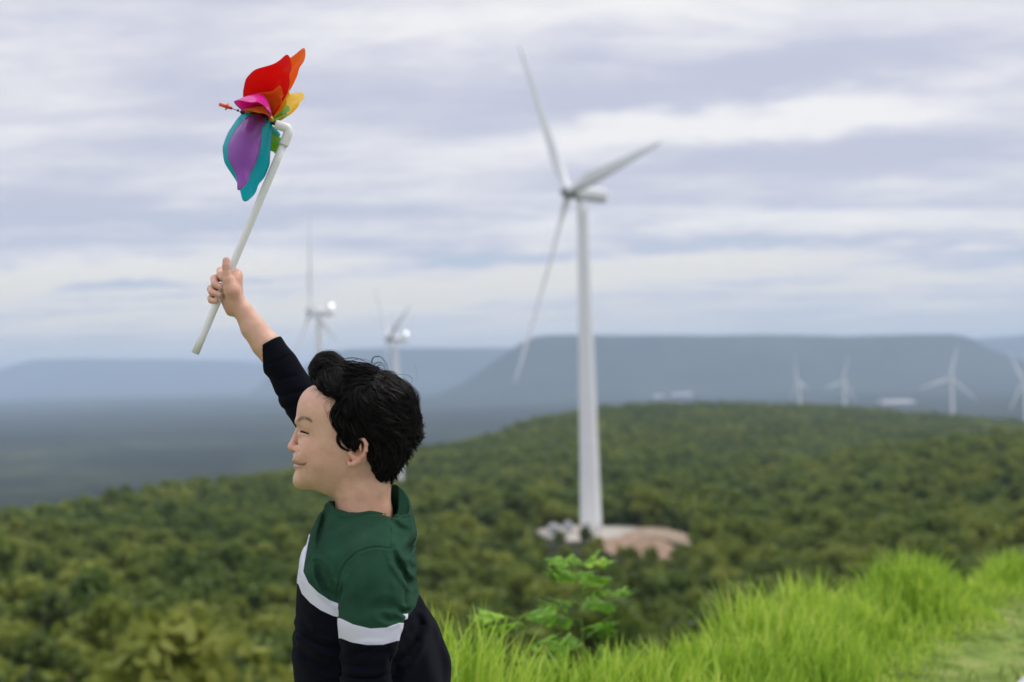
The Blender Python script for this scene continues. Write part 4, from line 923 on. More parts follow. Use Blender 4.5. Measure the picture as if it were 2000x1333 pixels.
# ---- hair
BIG = Poly([(611, 742), (612.5, 726), (618, 709), (628, 697), (641, 694), (655, 699), (668, 707), (684, 712), (708, 712), (729, 716), (747, 726), (772, 736), (795, 753), (811, 773), (818, 792), (822, 813), (824, 836), (819, 859), (811, 873),
            (801, 889), (786, 911), (771, 927), (759, 944), (751, 952), (735, 950), (715, 940), (680, 930), (640, 925), (610, 900), (595, 860), (596, 800), (606, 765)])
HAIR2 = Poly([(611, 742), (600, 700), (660, 660), (760, 670), (850, 740), (870, 850), (800, 960), (758, 956), (748, 948), (741, 938), (733, 920), (726, 900), (724, 884), (722, 866), (714, 856), (704, 860), (694, 872), (684, 868), (676, 862), (668, 852), (660, 838), (652, 822),
              (651, 808), (656, 796), (664, 782), (656, 771), (640, 768), (626, 758), (616, 752)])
def hair_f(P):
    x, y, s = P.T; a = np.abs(s); kx = 1 + s / FPX; xa = 1000 + (x - 1000) / kx; ya = 666.5 + (y - 666.5) / kx
    D = BIG(x, y) - 4 - 4 * smooth(x, 770, 810) * smooth(y, 760, 800); W = np.interp(y, [700, 760, 840, 900, 950], [80, 90, 88, 76, 56]); f = inflate(P, D, 82, W, 2.3)
    f = smin(f, ell(P, (641, 727, 0), (26, 30, 42)), 16); f = smax(f, -(HAIR2(xa, ya) - 0.0), 9)
    f = f + (vnoise(xa + 40 * np.sin(ya / 37), ya * 1.3, 17, 3) - .5) * 5 * (a > 20) + (vnoise(x * .6 + y * .9, s * .8, 11, 6) - .5) * 3.5
    return f
V, F = surface(hair_f, (590, 680, -110), (840, 970, 110), 2.4); V = relax(V, F, 1, .5); NH = vnormals(V, F)
HV, HN = V, NH
hair = outm('hair', V, F, hair_m, boy, {'tone': np.full(len(V), .0)})
# strands follow a flow seen from the side
GD = np.array([(618, 735, 100), (616, 720, 85), (624, 703, 50), (645, 695, 5), (664, 706, -35), (634, 740, -60), (628, 752, -20), (650, 730, -80), (640, 715, 30), (650, 760, -30), (690, 716, 170), (715, 720, 175), (690, 740, 200), (675, 755, 230), (735, 735, 190), (720, 750, 205),
               (690, 770, 255), (672, 790, 240), (662, 812, 262), (672, 835, 280), (690, 800, 275), (705, 830, 290), (690, 855, 262), (712, 790, 292), (725, 815, 305), (735, 850, 305), (740, 885, 290), (750, 915, 270), (742, 940, 265),
               (755, 770, -18), (780, 790, -16), (800, 815, -22), (805, 840, -20), (780, 830, -25), (760, 800, -28), (770, 860, -38), (795, 865, -35), (780, 890, -60), (765, 910, -80), (790, 760, -40), (812, 785, -62), (820, 820, -50), (775, 742, -28), (750, 735, -10), (740, 765, -40), (730, 780, -60)], float)
def flow(x, y):
    w_ = 1 / (((x[:, None] - GD[:, 0]) ** 2 + (y[:, None] - GD[:, 1]) ** 2) + 60) ** 1.6; a = np.radians(GD[:, 2]); cx_ = (w_ * np.cos(a)).sum(1); sy_ = (w_ * -np.sin(a)).sum(1); n_ = np.hypot(cx_, sy_) + 1e-9
    return cx_ / n_, sy_ / n_
hg = np.random.default_rng(5)
def grad_f(P, f0):
    e = 1.2; return np.stack([(hair_f(P + np.eye(3)[k] * e) - f0) / e for k in range(3)], 1)
def grow(n, seg_n, step, near=True, lift=2.2, spread=3.2, per=7, rad=.5):
    m = np.where((HV[:, 2] < (28 if near else 200)) & (HV[:, 2] > (-200 if near else 20)))[0]; c_ = hg.choice(m, n); P = HV[c_] + HN[c_] * .5; T_ = [P.copy()]
    jx = hg.normal(size=n) * .22; curl = hg.normal(size=n) * .09
    for q in range(seg_n - 1):
        fx, fy = flow(P[:, 0], P[:, 1]); a = jx + curl * q; dx = fx * np.cos(a) - fy * np.sin(a); dy = fx * np.sin(a) + fy * np.cos(a)
        f0 = hair_f(P); G = grad_f(P, f0); G /= np.linalg.norm(G, axis=1)[:, None] + 1e-9
        d = np.stack([dx, dy, hg.normal(size=n) * .05], 1); d -= G * (d * G).sum(1)[:, None] * .85; d /= np.linalg.norm(d, axis=1)[:, None] + 1e-9
        st = step * hg.uniform(.85, 1.15, n); P = P + d * st[:, None]; f0 = hair_f(P); want = lift * math.sin(math.pi * min(1, (q + 1) / (seg_n - 1)) * .8) + .8
        P = P + G * np.clip(want - f0, -3, 3)[:, None]; T_.append(P.copy())
    T_ = np.stack(T_, 1)                                     # n, seg, 3
    T_ = np.repeat(T_, per, 0); off = hg.normal(size=(len(T_), 1, 3)) * spread; tp = np.linspace(1, .25, seg_n)[None, :, None]; ph = hg.uniform(0, 6.28, (len(T_), 1, 1)); wv = np.sin(np.linspace(0, 5, seg_n)[None, :, None] + ph) * hg.normal(size=(len(T_), 1, 3)) * .8
    T_ = T_ + off * tp + wv; ln_ = hg.uniform(.55, 1, len(T_))[:, None, None]
    return T_, rad
def strands(T_, rad, tone=None):
    n, m, _ = T_.shape; D_ = np.gradient(T_, axis=1); D_ /= np.linalg.norm(D_, axis=2)[..., None] + 1e-9; up = np.array([.3, .2, 1.0]); U = np.cross(D_, up); U /= np.linalg.norm(U, axis=2)[..., None] + 1e-9; W_ = np.cross(D_, U)
    tr = rad * np.linspace(1, .12, m)[None, :, None] * hg.uniform(.7, 1.3, (n, 1, 1)); ang = np.arange(3) * 2 * np.pi / 3
    V = np.stack([T_ + tr * (math.cos(a) * U + math.sin(a) * W_) for a in ang], 2).reshape(-1, 3)
    b0 = (np.arange(n) * m * 3)[:, None, None, None]; i = np.arange(m - 1)[None, :, None, None] * 3; j = np.arange(3)[None, None, :, None]; k = (j + 1) % 3
    Fq_ = np.concatenate([b0 + i + j, b0 + i + k, b0 + i + 3 + k, b0 + i + 3 + j], -1).reshape(-1, 4)
    tn_ = np.repeat(hg.random(n) ** 3 if tone is None else np.full(n, tone), m * 3); return V, Fq_, tn_
SB = Bag()
for args in ((420, 9, 6.0, True, 3.2, 2.2, 4, 1.15), (900, 9, 5.5, True, 2.2, 3.0, 8, .50), (330, 7, 4.5, True, 5.0, 3.5, 5, .32), (260, 8, 6.0, False, 2.2, 3.5, 6, .6)):
    T_, rd = grow(*args); Vs, Fs, ts = strands(T_, rd); SB.add(Vs, Fs, 0); SB.A[-1] = ts
# single curls and flyaways, traced
def loose(pp, s, n, rad, spread, fromskin=False, taper=True, m=18):
    pp = np.array(pp, float); base_ = spline(on_skin(pp, 2.0) if fromskin else np.array([Q(a_, b_, s) for a_, b_ in pp]), m); T_ = np.repeat(base_[None], n, 0)
    o1 = hg.normal(size=(n, 1, 3)) * spread; o2 = hg.normal(size=(n, 1, 3)) * spread; u_ = np.linspace(0, 1, m)[None, :, None]; T_ = T_ + o1 * (1 - u_) + o2 * u_ * 1.0 + np.sin(u_ * 3.14) * hg.normal(size=(n, 1, 3)) * spread
    Vs, Fs, ts = strands(T_, rad); SB.add(Vs, Fs, 0); SB.A[-1] = ts
c6 = lambda l: [(540 + a_ * .18, 740 + b_ * .18) for a_, b_ in l]; ct = lambda l: [(600 + a_ * .1575, 670 + b_ * .1575) for a_, b_ in l]
loose(c6([(700, 520), (678, 600), (668, 660), (680, 710), (720, 752), (780, 775), (838, 768), (862, 735)]), 0, 26, .75, 1.5, True)
loose(c6([(760, 560), (800, 640), (850, 700), (880, 730), (870, 760)]), 0, 20, .7, 1.6, True)
loose(c6([(860, 560), (900, 620), (940, 680), (930, 760)]), 0, 12, .45, 1.8, True)
loose(c6([(940, 610), (985, 650), (1000, 690)]), 0, 6, .3, .8, True, m=8)
loose(c6([(985, 800), (1000, 835), (1030, 830), (1040, 790)]), 0, 4, .35, .5, True, m=10)
for l_ in ([(640, 200), (560, 240), (530, 300), (560, 375), (610, 420)], [(660, 210), (600, 245), (588, 300), (610, 370), (640, 400)], [(700, 130), (640, 160), (600, 200), (570, 230)], [(640, 120), (600, 160), (620, 210), (680, 220)], [(520, 70), (470, 110), (420, 130), (370, 145)],
           [(560, 90), (520, 140), (450, 190), (430, 220)], [(600, 110), (560, 160), (540, 200), (560, 230)], [(480, 60), (440, 95), (400, 110), (350, 120)], [(620, 180), (560, 200), (520, 215), (480, 205)]): loose(c6(l_), 0, 5, .2, 1.3, True, m=12)
for l_ in ([(620, 300), (600, 350), (598, 420), (640, 470)], [(640, 330), (625, 400), (630, 450)], [(650, 440), (640, 500), (670, 560)]): loose(c6(l_), 0, 8, .35, 1.6, True, m=10)
for l_, n_, r_, sp_ in (([(800, 260), (808, 205), (840, 178), (890, 172), (930, 190), (975, 250), (1000, 320), (1015, 400)], 4, .42, .5), ([(1080, 405), (1130, 395), (1200, 395), (1270, 418), (1303, 455), (1285, 500), (1230, 512), (1190, 500)], 2, .25, .3),
        ([(1060, 400), (1150, 450), (1250, 515), (1330, 590), (1380, 660), (1395, 740)], 10, .38, 1.3), ([(1200, 500), (1300, 570), (1365, 660), (1390, 760), (1405, 850)], 8, .35, 1.4),
        ([(75, 380), (80, 300), (120, 220), (190, 155), (260, 128), (330, 145), (400, 190), (460, 235), (500, 250)], 16, .42, 1.3), ([(90, 330), (130, 250), (210, 170), (290, 150), (370, 185), (430, 235)], 12, .36, 1.8), ([(150, 240), (230, 160), (320, 150), (400, 215), (440, 300), (420, 400)], 14, .36, 2.2),
        ([(820, 300), (840, 262), (890, 244), (945, 265), (975, 330), (985, 400)], 4, .28, .8), ([(850, 350), (880, 290), (920, 262), (960, 300), (950, 360)], 3, .25, .8), ([(560, 290), (620, 255), (680, 238), (720, 240)], 2, .22, .6), ([(580, 236), (640, 245), (700, 262), (780, 300)], 3, .25, .8),
        ([(780, 330), (850, 300), (900, 275), (960, 285)], 3, .22, .9), ([(900, 380), (960, 365), (1030, 370), (1085, 385), (1110, 430), (1140, 490)], 10, .4, 1.6), ([(930, 410), (1000, 390), (1060, 410), (1100, 450), (1090, 490)], 8, .38, 1.8),
        ([(1330, 260), (1350, 340), (1352, 430), (1330, 540)], 1, .13, .2), ([(420, 50), (380, 110), (300, 130)], 1, .12, .2), ([(1340, 850), (1400, 885), (1432, 884)], 4, .5, 1.0), ([(1330, 960), (1400, 1010), (1470, 1050)], 5, .5, 1.2), ([(1300, 1050), (1370, 1100), (1442, 1155)], 4, .5, 1.2), ([(1290, 1140), (1340, 1190), (1385, 1225)], 4, .45, 1.2),
        ([(1280, 780), (1370, 850), (1420, 930)], 5, .4, 1.5), ([(1250, 1180), (1330, 1230), (1345, 1290), (1330, 1340)], 5, .45, 1.5), ([(620, 290), (560, 300), (500, 330), (470, 400), (480, 470)], 12, .4, 2.5), ([(740, 290), (640, 290), (560, 330)], 10, .4, 2.5)):
    loose(ct(l_), hg.uniform(-12, 12), int(n_ * 1.6), r_ * 1.15, sp_ * 1.35)
for q in range(26):
    a0_ = hg.uniform(-.5, 1.2); r1_ = hg.uniform(20, 36); loose([(642 + r1_ * math.cos(math.pi - a0_ + w_ * -2.6), 727 - r1_ * 1.08 * math.sin(math.pi - a0_ + w_ * -2.6)) for w_ in np.linspace(0, 1, 8)], hg.uniform(-40, 12), 7, .42, 2.6)
loose([(676, 712), (700, 712), (728, 722), (760, 738), (792, 764)], -8, 40, .6, 5.0); loose([(690, 722), (725, 730), (752, 744), (775, 770)], -34, 46, .6, 6.5); loose([(668, 722), (700, 728), (735, 738), (765, 760)], -26, 40, .6, 6.0)
for q in range(90):     # short frayed ends on the back outline
    tt = hg.random(); px_ = np.interp(tt, [0, .3, .55, .8, 1], [818, 823, 812, 785, 757]); py_ = np.interp(tt, [0, .3, .55, .8, 1], [800, 845, 872, 912, 950]); s_ = hg.uniform(-30, 25); an = np.interp(tt, [0, .3, .6, 1], [-55, -28, -45, -85]) + hg.normal() * 14
    d_ = np.array([math.cos(math.radians(an)), -math.sin(math.radians(an))]); p_ = np.array([px_, py_]) - d_ * 16; lf_ = hg.uniform(14, 28); loose([p_, p_ + d_ * lf_ * .5, p_ + d_ * lf_ + [0, 1.5]], s_, 4, 1.1, 1.5, m=6); loose([p_, p_ + d_ * lf_ * .5, p_ + d_ * lf_ * .9], s_, 1, 2.8, .5, m=6)
Vs, Fs = SB.get(); st_o = outm('hair_strands', Vs, Fs, hair_m, hair, {'tone': np.concatenate(SB.A)}); st_o['kind'] = 'stuff'

# ---- shirt
TOR = Poly([(636, 986), (630, 1000), (612, 1033), (602.6, 1054), (592, 1081), (586.5, 1112), (584, 1139), (582, 1160), (578, 1202), (576, 1226), (575, 1263), (578, 1308), (583, 1345), (590, 1420), (600, 1520), (860, 1520), (884, 1420), (880, 1345), (876, 1293), (865.6, 1256), (850.5, 1217), (832, 1187),
            (819, 1166), (815.5, 1148), (813, 1126), (815.7, 1108), (812.7, 1087), (810, 1070), (814.5, 1052), (812.7, 1033), (808, 1008), (800.6, 978), (791.5, 963), (785, 956), (769, 944), (758, 946), (748, 960), (700, 968), (655, 972)], n=220)
c4_ = lambda l: [(530 + a_ * .30235, 930 + b_ * .30235) for a_, b_ in l]
def rim_y(x, s):
    nr_ = np.interp(x, [636, 646, 650, 660, 687, 727, 754, 769, 785, 798, 806], [966, 975, 983, 991.5, 995, 991.5, 998, 1004.5, 1005, 1002, 985]); fr_ = np.interp(x, [640, 700, 740, 757, 769, 785, 800], [972, 972, 955, 940, 935, 935, 940]); t_ = smooth(s, -30, 15)
    nr_ = np.where(x > 803, 940, nr_); return nr_ * (1 - t_) + fr_ * t_
ARM_PTS = [(742, 1108, -112), (730, 1150, -140), (722.5, 1205, -150), (722, 1235, -150)]
def arm_near(P):
    up = chain(P, [Q(*p) for p in ARM_PTS], [60, 58, 56, 54], 12)
    lo_ = chain(P, [Q(721, 1238, -150), Q(717.5, 1262, -150), Q(716, 1335, -148), Q(712, 1400, -150), Q(700, 1500, -160)], [50, 47.5, 47, 40, 32], 6)
    return smin(up, lo_, 5)
TY = np.arange(900, 1560, 4.0); _k = np.hanning(17); _k /= _k.sum()
TW = np.convolve(np.pad(np.interp(TY, [940, 985, 1010, 1040, 1075, 1120, 1300, 1500], [52, 62, 82, 112, 138, 142, 140, 140]), 8, 'edge'), _k, 'valid'); TR = np.convolve(np.pad(np.interp(TY, [960, 1050, 1150], [48, 85, 100]), 8, 'edge'), _k, 'valid')
def torso_f(P):
    x, y, s = P.T; D = TOR(x, y); W = np.interp(y, TY, TW); R = np.interp(y, TY, TR); return inflate(P, D, R, W, 2.3)
def sleeve_far(P):
    return chain(P, [Q(522, 673.5, 166), Q(545, 708, 164), Q(585, 775, 152), Q(643, 862, 142), Q(704, 950, 128), Q(722, 1040, 105)], [31.5, 34, 41, 43, 46, 60], 10)
FOLDS = [  # (polyline in the photograph's side view, depth, width)
 (c4_([(358, 215), (338, 300), (314, 400), (300, 500)]), 5, 6), (c4_([(292, 560), (310, 650), (350, 730), (415, 800)]), 6.5, 6), (c4_([(340, 590), (370, 680), (425, 775)]), 3.5, 5), (c4_([(250, 420), (235, 520), (225, 600)]), 2.5, 6),
 (c4_([(780, 470), (815, 560), (862, 640), (905, 700)]), 5.5, 6), (c4_([(935, 400), (890, 460), (865, 500)]), 5, 6), (c4_([(830, 560), (880, 590), (940, 600)]), 2.5, 7), (c4_([(770, 270), (820, 330), (890, 360)]), 2, 5),
 (c4_([(820, 862), (862, 880), (905, 865)]), 4, 5), (c4_([(700, 900), (770, 930), (822, 905)]), 2.5, 6), (c4_([(935, 870), (950, 960), (925, 1060), (870, 1150), (810, 1210), (790, 1300)]), 9, 10), (c4_([(900, 900), (880, 1000), (830, 1100)]), 5, 8),
 (c4_([(1010, 960), (1060, 1080), (1090, 1200), (1100, 1333)]), 4, 12), (c4_([(165, 985), (230, 1040), (330, 1090), (440, 1120)]), 5, 7), (c4_([(155, 1100), (240, 1180), (350, 1230), (445, 1250)]), 4, 9), (c4_([(170, 900), (260, 1010), (400, 1050)]), 2.5, 6),
 (c4_([(455, 1285), (560, 1305), (680, 1300), (770, 1270)]), 3.5, 3.5), (c4_([(530, 1150), (620, 1120), (760, 1130)]), 2.2, 7), (c4_([(470, 1200), (560, 1230), (700, 1225)]), 1.8, 6), (c4_([(560, 330), (480, 420), (430, 500)]), 1.6, 8), (c4_([(480, 250), (440, 340), (400, 470)]), 1.6, 8),
 (c4_([(440, 800), (500, 700), (520, 600)]), 1.5, 9), (c4_([(820, 620), (850, 720), (850, 820)]), 2.5, 8), (c4_([(620, 850), (740, 830), (850, 860)]), 1.8, 9)]
SEAMS = [c4_([(425, 800), (430, 720), (445, 630), (485, 555), (560, 490), (640, 465), (700, 460), (765, 472)]), c4_([(775, 255), (768, 350), (765, 472)]), c4_([(388, 240), (420, 268), (470, 277), (560, 264), (640, 245), (720, 250), (772, 262)]), c4_([(775, 262), (830, 275), (888, 268)])]
CREASE_FAR = [([(497, 700), (520, 712), (545, 706), (566, 694)], 2.2, 3), ([(530, 735), (548, 742), (575, 735)], 2.5, 5), ([(545, 775), (565, 770), (590, 765)], 3, 6), ([(556, 800), (580, 790), (600, 785)], 3, 6), ([(535, 720), (560, 760), (575, 800)], 2, 6)]
def fold_(x, y):
    dsp = np.zeros(len(x))
    for pl_, dp_, wd_ in FOLDS:
        d, t = pdist(x, y, pl_); e = np.sin(np.pi * np.clip(t, .03, .97)) ** .6; dsp += dp_ * 2.6 * e * (np.exp(-(d / wd_) ** 2) - .42 * np.exp(-((d - wd_ * 2.0) / (wd_ * .9)) ** 2))
    for pl_ in SEAMS: d, t = pdist(x, y, pl_); dsp += 2.3 * np.exp(-(d / 1.7) ** 2) - .8 * np.exp(-((d - 4) / 2) ** 2)
    return dsp
def cre_(x, y):
    df = np.zeros(len(x))
    for pl_, dp_, wd_ in CREASE_FAR: d, t = pdist(x, y, pl_); df += dp_ * np.exp(-(d / wd_) ** 2)
    return df
FOLDM = Map(fold_, 560, 900, 970, 1420, 1.0); CREM = Map(cre_, 480, 640, 640, 840, 1.0); CREM.D[-1] = 0; CREM.D[:, -1] = 0; FOLDM.D[:, 0] = 0
def shirt_f(P, folds=True):
    xa, ya = app(P); x, y, s = P.T
    ft = torso_f(P); fs = sleeve_far(P); f = smin(ft, fs, 34)
    cav = inflate(np.stack([x, y, s], 1), np.minimum(TOR(x, y) - 7, 60), 42, np.interp(y, [940, 985, 1010], [47, 57, 60])); inner = seg(np.stack([(x - 716) / 1.28 + 716, y, s], 1), (708, 900, 0), (716, 1012, 0), 50, 53)
    f = smax(f, -inner, 4); f = np.maximum(f, (rim_y(x, s) - y) * .8 * (x > 560) - (s > 60) * 500)
    fa = arm_near(P); f = smin(f, fa, np.interp(y, [1040, 1110, 1170, 1200], [34, 26, 9, 3]))
    if folds:
        f = f + FOLDM(xa, ya) * (1 - smooth(s, -20, 30)) * .85 + CREM(xa, ya) * (s > 60)
        f = f + (vnoise(x * .8 + y * .5, s * 1.0 + y * .3, 26, 14) - .5) * 3 + (vnoise(x + s, y - s * .5, 60, 15) - .5) * 5 * smooth(y, 1010, 1080)
    # sleeve ends
    cu = (Q(560, 733, 160) - Q(522, 673.5, 166)); cu /= np.linalg.norm(cu); e_ = -(P - Q(520.5, 674.5, 166)) @ cu; f = np.where(s > 90, np.maximum(f, e_), f)
    hol = np.maximum(sleeve_far(P) + 3.0, -e_ - 14); f = np.where((s > 90) & (y < 760), np.maximum(f, -hol), f)
    return np.maximum(f, y - 1500)
V, F = surface(shirt_f, (488, 640, -225), (905, 1420, 240), 1.8)
V = relax(V, F, 1, .35); xa, ya = app(V); x, y, s = V.T
isarm = (arm_near(V) < torso_f(V) - 1.0) & (s < -60) & (ya > 1100)
STP = Poly([(606, 1044), (600, 1072), (595, 1100), (592.6, 1117), (603, 1139), (621, 1157), (642, 1172), (661, 1179.5), (700, 1186), (740, 1194), (781, 1201), (797, 1199), (796, 1209), (781, 1214), (740, 1214), (700, 1212), (666, 1207), (651, 1203.5), (627, 1192.5), (606, 1177.5), (590, 1160), (583, 1141), (560, 1130), (560, 1044)], smoothit=False, step=1.0, soften=0)
st = STP(xa, ya); lowy = np.interp(xa, [560, 583, 590, 606, 627, 651, 666, 700, 781, 796, 802, 811, 818, 900], [1130, 1141, 1160, 1177.5, 1192.5, 1203.5, 1207, 1212, 1214, 1206, 1197, 1187, 1164, 1150])
far_ = (s > 0) & (x < 700); ftop = 1044 - .25 * s; flow_ = np.maximum(1130 - 1.3 * s, ftop + 27); stf = np.minimum(y - ftop, flow_ - y); far_ = far_ | (s > 35); st = np.where(far_, stf, st); navy = np.where(far_, y - flow_, ya - lowy)
fars = (s > 60) & (sleeve_far(V) < torso_f(V) + 6); navy = np.where(fars, np.maximum(900 - y, navy), navy); st = np.where(fars & (y < 1000), -9, st)
at_ = np.interp(xa, [665, 690, 723.5, 754, 779], [1208, 1220, 1228, 1226, 1217]); ab_ = np.interp(xa, [667, 687, 717, 748, 776], [1247, 1255, 1260, 1259.5, 1252])
st = np.where(isarm, np.minimum(ya - at_, ab_ - ya), st); navy = np.where(isarm, ya - ab_, navy)
N2 = vnormals(V, F); V = V + N2 * (1.1 * smooth(st, -.6, .8) + .35 * np.exp(-((st - 3.5) / 1.2) ** 2) * -1)[:, None]
cloth, t, b = new_mat('jersey'); nn = t.nodes; ll = t.links
a1 = nn.new('ShaderNodeAttribute'); a1.attribute_name = 'stripe'; a2 = nn.new('ShaderNodeAttribute'); a2.attribute_name = 'navy'
def step_(v): n = nn.new('ShaderNodeMapRange'); n.inputs[1].default_value = -.25; n.inputs[2].default_value = .25; ll.new(v, n.inputs[0]); return n.outputs[0]
tcn = nn.new('ShaderNodeTexCoord'); fn = nn.new('ShaderNodeTexNoise'); fn.inputs['Scale'].default_value = 420; fn.inputs['Detail'].default_value = 4; ll.new(tcn.outputs['Object'], fn.inputs[0])
fn2 = nn.new('ShaderNodeTexNoise'); fn2.inputs['Scale'].default_value = 22; fn2.inputs['Detail'].default_value = 4; ll.new(tcn.outputs['Object'], fn2.inputs[0])
rg = nn.new('ShaderNodeValToRGB'); rg.color_ramp.elements[0].position = .3; rg.color_ramp.elements[1].position = .7; rg.color_ramp.elements[0].color = (.015, .049, .028, 1); rg.color_ramp.elements[1].color = (.022, .068, .040, 1); ll.new(fn2.outputs[0], rg.inputs[0])
def mixn(f_, a_, b_):
    n = nn.new('ShaderNodeMix'); n.data_type = 'RGBA'; ll.new(f_, n.inputs[0])
    for i_, v_ in ((6, a_), (7, b_)):
        if isinstance(v_, tuple): n.inputs[i_].default_value = (*v_, 1)
        else: ll.new(v_, n.inputs[i_])
    return n.outputs[2]
c_ = mixn(step_(a2.outputs['Fac']), rg.outputs[0], (.0042, .0048, .0085)); c_ = mixn(step_(a1.outputs['Fac']), c_, (.62, .61, .70)); ll.new(c_, b.inputs['Base Color'])
b.inputs['Roughness'].default_value = .9; b.inputs['Specular IOR Level'].default_value = .04; b.inputs['Sheen Weight'].default_value = .02; b.inputs['Sheen Roughness'].default_value = .5
bp = nn.new('ShaderNodeBump'); bp.inputs['Strength'].default_value = .25; bp.inputs['Distance'].default_value = .0008; ll.new(fn.outputs[0], bp.inputs['Height']); ll.new(bp.outputs[0], b.inputs['Normal'])
outm('shirt', V, F, cloth, boy, {'stripe': st, 'navy': navy})
# trousers, shoes and lowered hand stand below the frame
def legs_f(P):
    f = ell(P, (735, 1500, 0), (118, 95, 120))
    for sg in (-1, 1): f = smin(f, chain(P, [(738, 1520, sg * 62), (742, 1800, sg * 66), (748, 2110, sg * 66)], [74, 54, 44], 20), 16)
    return np.maximum(np.maximum(f, 1415 - P[:, 1]), P[:, 1] - 2118)
V, F = surface(legs_f, (600, 1400, -150), (880, 2130, 150), 6); outm('trousers', V, F, pmat('dark_trousers', (.02, .022, .03), .9, .1, bump=.3, bscale=400), boy)
shoe_m = pmat('shoe', (.5, .5, .5), .6, .3)
for sg in (-1, 1):
    V, F = surface(lambda P: np.maximum(smin(ell(P, (700, 2160, sg * 66), (85, 34, 36)), ell(P, (760, 2140, sg * 66), (38, 46, 36)), 14), P[:, 1] - 2180), (600, 2080, sg * 66 - 50), (820, 2200, sg * 66 + 50), 4); outm('shoe', V, F, shoe_m, boy)
V, F = surface(lambda P: smin(chain(P, [Q(712, 1440, -152), Q(704, 1520, -162), Q(700, 1570, -165)], [30, 22, 24], 8), np.minimum.reduce([chain(P, [Q(700 + dx, 1575, -165 + dd), Q(696 + dx, 1610, -163 + dd), Q(702 + dx, 1635, -160 + dd)], [9, 8, 6.5], 3) for dx, dd in ((-18, -3), (-6, -8), (7, -8), (18, -3), (-28, 10))]), 4), (640, 1400, -215), (790, 1660, -110), 2.6)
outm('hand', V, F, skin, boy, {'tint': np.tile([.655, .395, .29], (len(V), 1))})

# ================================================================== the toy windmill
pvc = pmat('white_plastic', (.80, .785, .80), .38, .45, var=.02, vscale=8); black_p = pmat('black_plastic', (.012, .012, .012), .4, .4); orange_p = pmat('orange_plastic', (.75, .10, .03), .4, .4); wire_m = pmat('steel_wire', (.12, .12, .14), .35, .5, metallic=.8)
wm_root = loc2w(np.array([Q(381, 691, SH)]))[0]
wm = thing('pinwheel', wm_root, 'rainbow petal toy windmill on a white plastic pipe held up in the raised hand', 'pinwheel')
def wtube(name, pts, rad, n, mat, root, cap=True):
    Vt, Ft = tube(pts, rad, n, cap); return outm(name, Vt, Ft, mat, root)
rp_ = 7.55 * kk_
A0, A1 = Q(381.3, 690.5, SH), Q(554.5, 281, SH)
wtube('pipe', [A0 + (A1 - A0) * t_ for t_ in np.linspace(0, 1, 12)], rp_, 28, pvc, wm)
wtube('pipe_bore_shade', [A0 + (A1 - A0) * -.0008, A0 + (A1 - A0) * .004], rp_ * .80, 24, pmat('pipe_shadow', (.35, .34, .35), .6, .2), wm)  # grey disc on the closed pipe end, coloured as the shade of a hollow
sA = lambda x_: SH - 4 + (524 - x_) * .06
el = spline([Q(553.5, 284, SH), Q(559, 271, SH), Q(562.8, 260, SH), Q(561, 251.5, SH), Q(553.5, 248, SH - 3), Q(538, 243.5, sA(538))], 22); er = np.concatenate([[9.6], np.full(20, 9.3), [9.6]]) * kk_
wtube('pipe_elbow', el, er, 28, pvc, wm)
Bh = Q(524, 238, sA(524)); Fh = Q(476, 220.5, sA(476)); AXv = (Fh - Bh); AL = np.linalg.norm(AXv); AXn = AXv / AL
tip_ = Q(427.5, 203.5, sA(427.5))
wtube('wire', [Q(541, 244.5, sA(541)), Q(452, 212, sA(452))], .85, 8, wire_m, wm)
wtube('connector', [Q(540, 243.8, sA(540)), Q(536, 242.6, sA(536)), Q(532, 241, sA(532))], [4.2, 3.2, 3.4], 14, black_p, wm)
wtube('connector', [Q(530.8, 240.4, sA(531)), Q(529.8, 240.2, sA(530))], 5.2, 14, black_p, wm)
Bc = Bag(); fd = (tip_ - Q(452, 211.5, sA(452))); fl = np.linalg.norm(fd); fd /= fl; p_ = Q(453, 212, sA(453))
Bc.add(*tube([p_, p_ + fd * 8, p_ + fd * 8.01, p_ + fd * fl], [3.0, 3.3, 3.9, 3.6], 14))
u_ = np.cross(fd, [0, 0, 1.]); u_ /= np.linalg.norm(u_); v_ = np.cross(fd, u_)
for k in range(4):
    dd = u_ * math.cos(k * math.pi / 2 + .3) + v_ * math.sin(k * math.pi / 2 + .3); Bc.add(*tube([p_ + fd * 11, p_ + fd * 11 + dd * 7.5], [2.1, 1.7], 8))
Vc_, Fc_ = Bc.get(); outm('end_cap', Vc_, Fc_, orange_p, wm)
Bc = Bag(); h0 = Q(474, 219.5, sA(474)); Bc.add(*tube([h0 - AXn * 5, h0 + AXn * 4], 4.2, 12)); Bc.add(*tube([h0 + AXn * 9, h0 + AXn * 12], 2.6, 10))
for k in range(4):
    dd = u_ * math.cos(k * math.pi / 2) + v_ * math.sin(k * math.pi / 2); Bc.add(*tube([h0, h0 + dd * 7.5], [1.8, 1.5], 6))
Vc_, Fc_ = Bc.get(); outm('front_hub', Vc_, Fc_, black_p, wm)
E1 = np.array([.30, -.954, 0]); E1 -= AXn * (E1 @ AXn); E1 /= np.linalg.norm(E1); E2 = np.cross(AXn, E1); E2 /= np.linalg.norm(E2)
if E2[2] > 0: E2 = -E2                                        # E2 points towards the camera
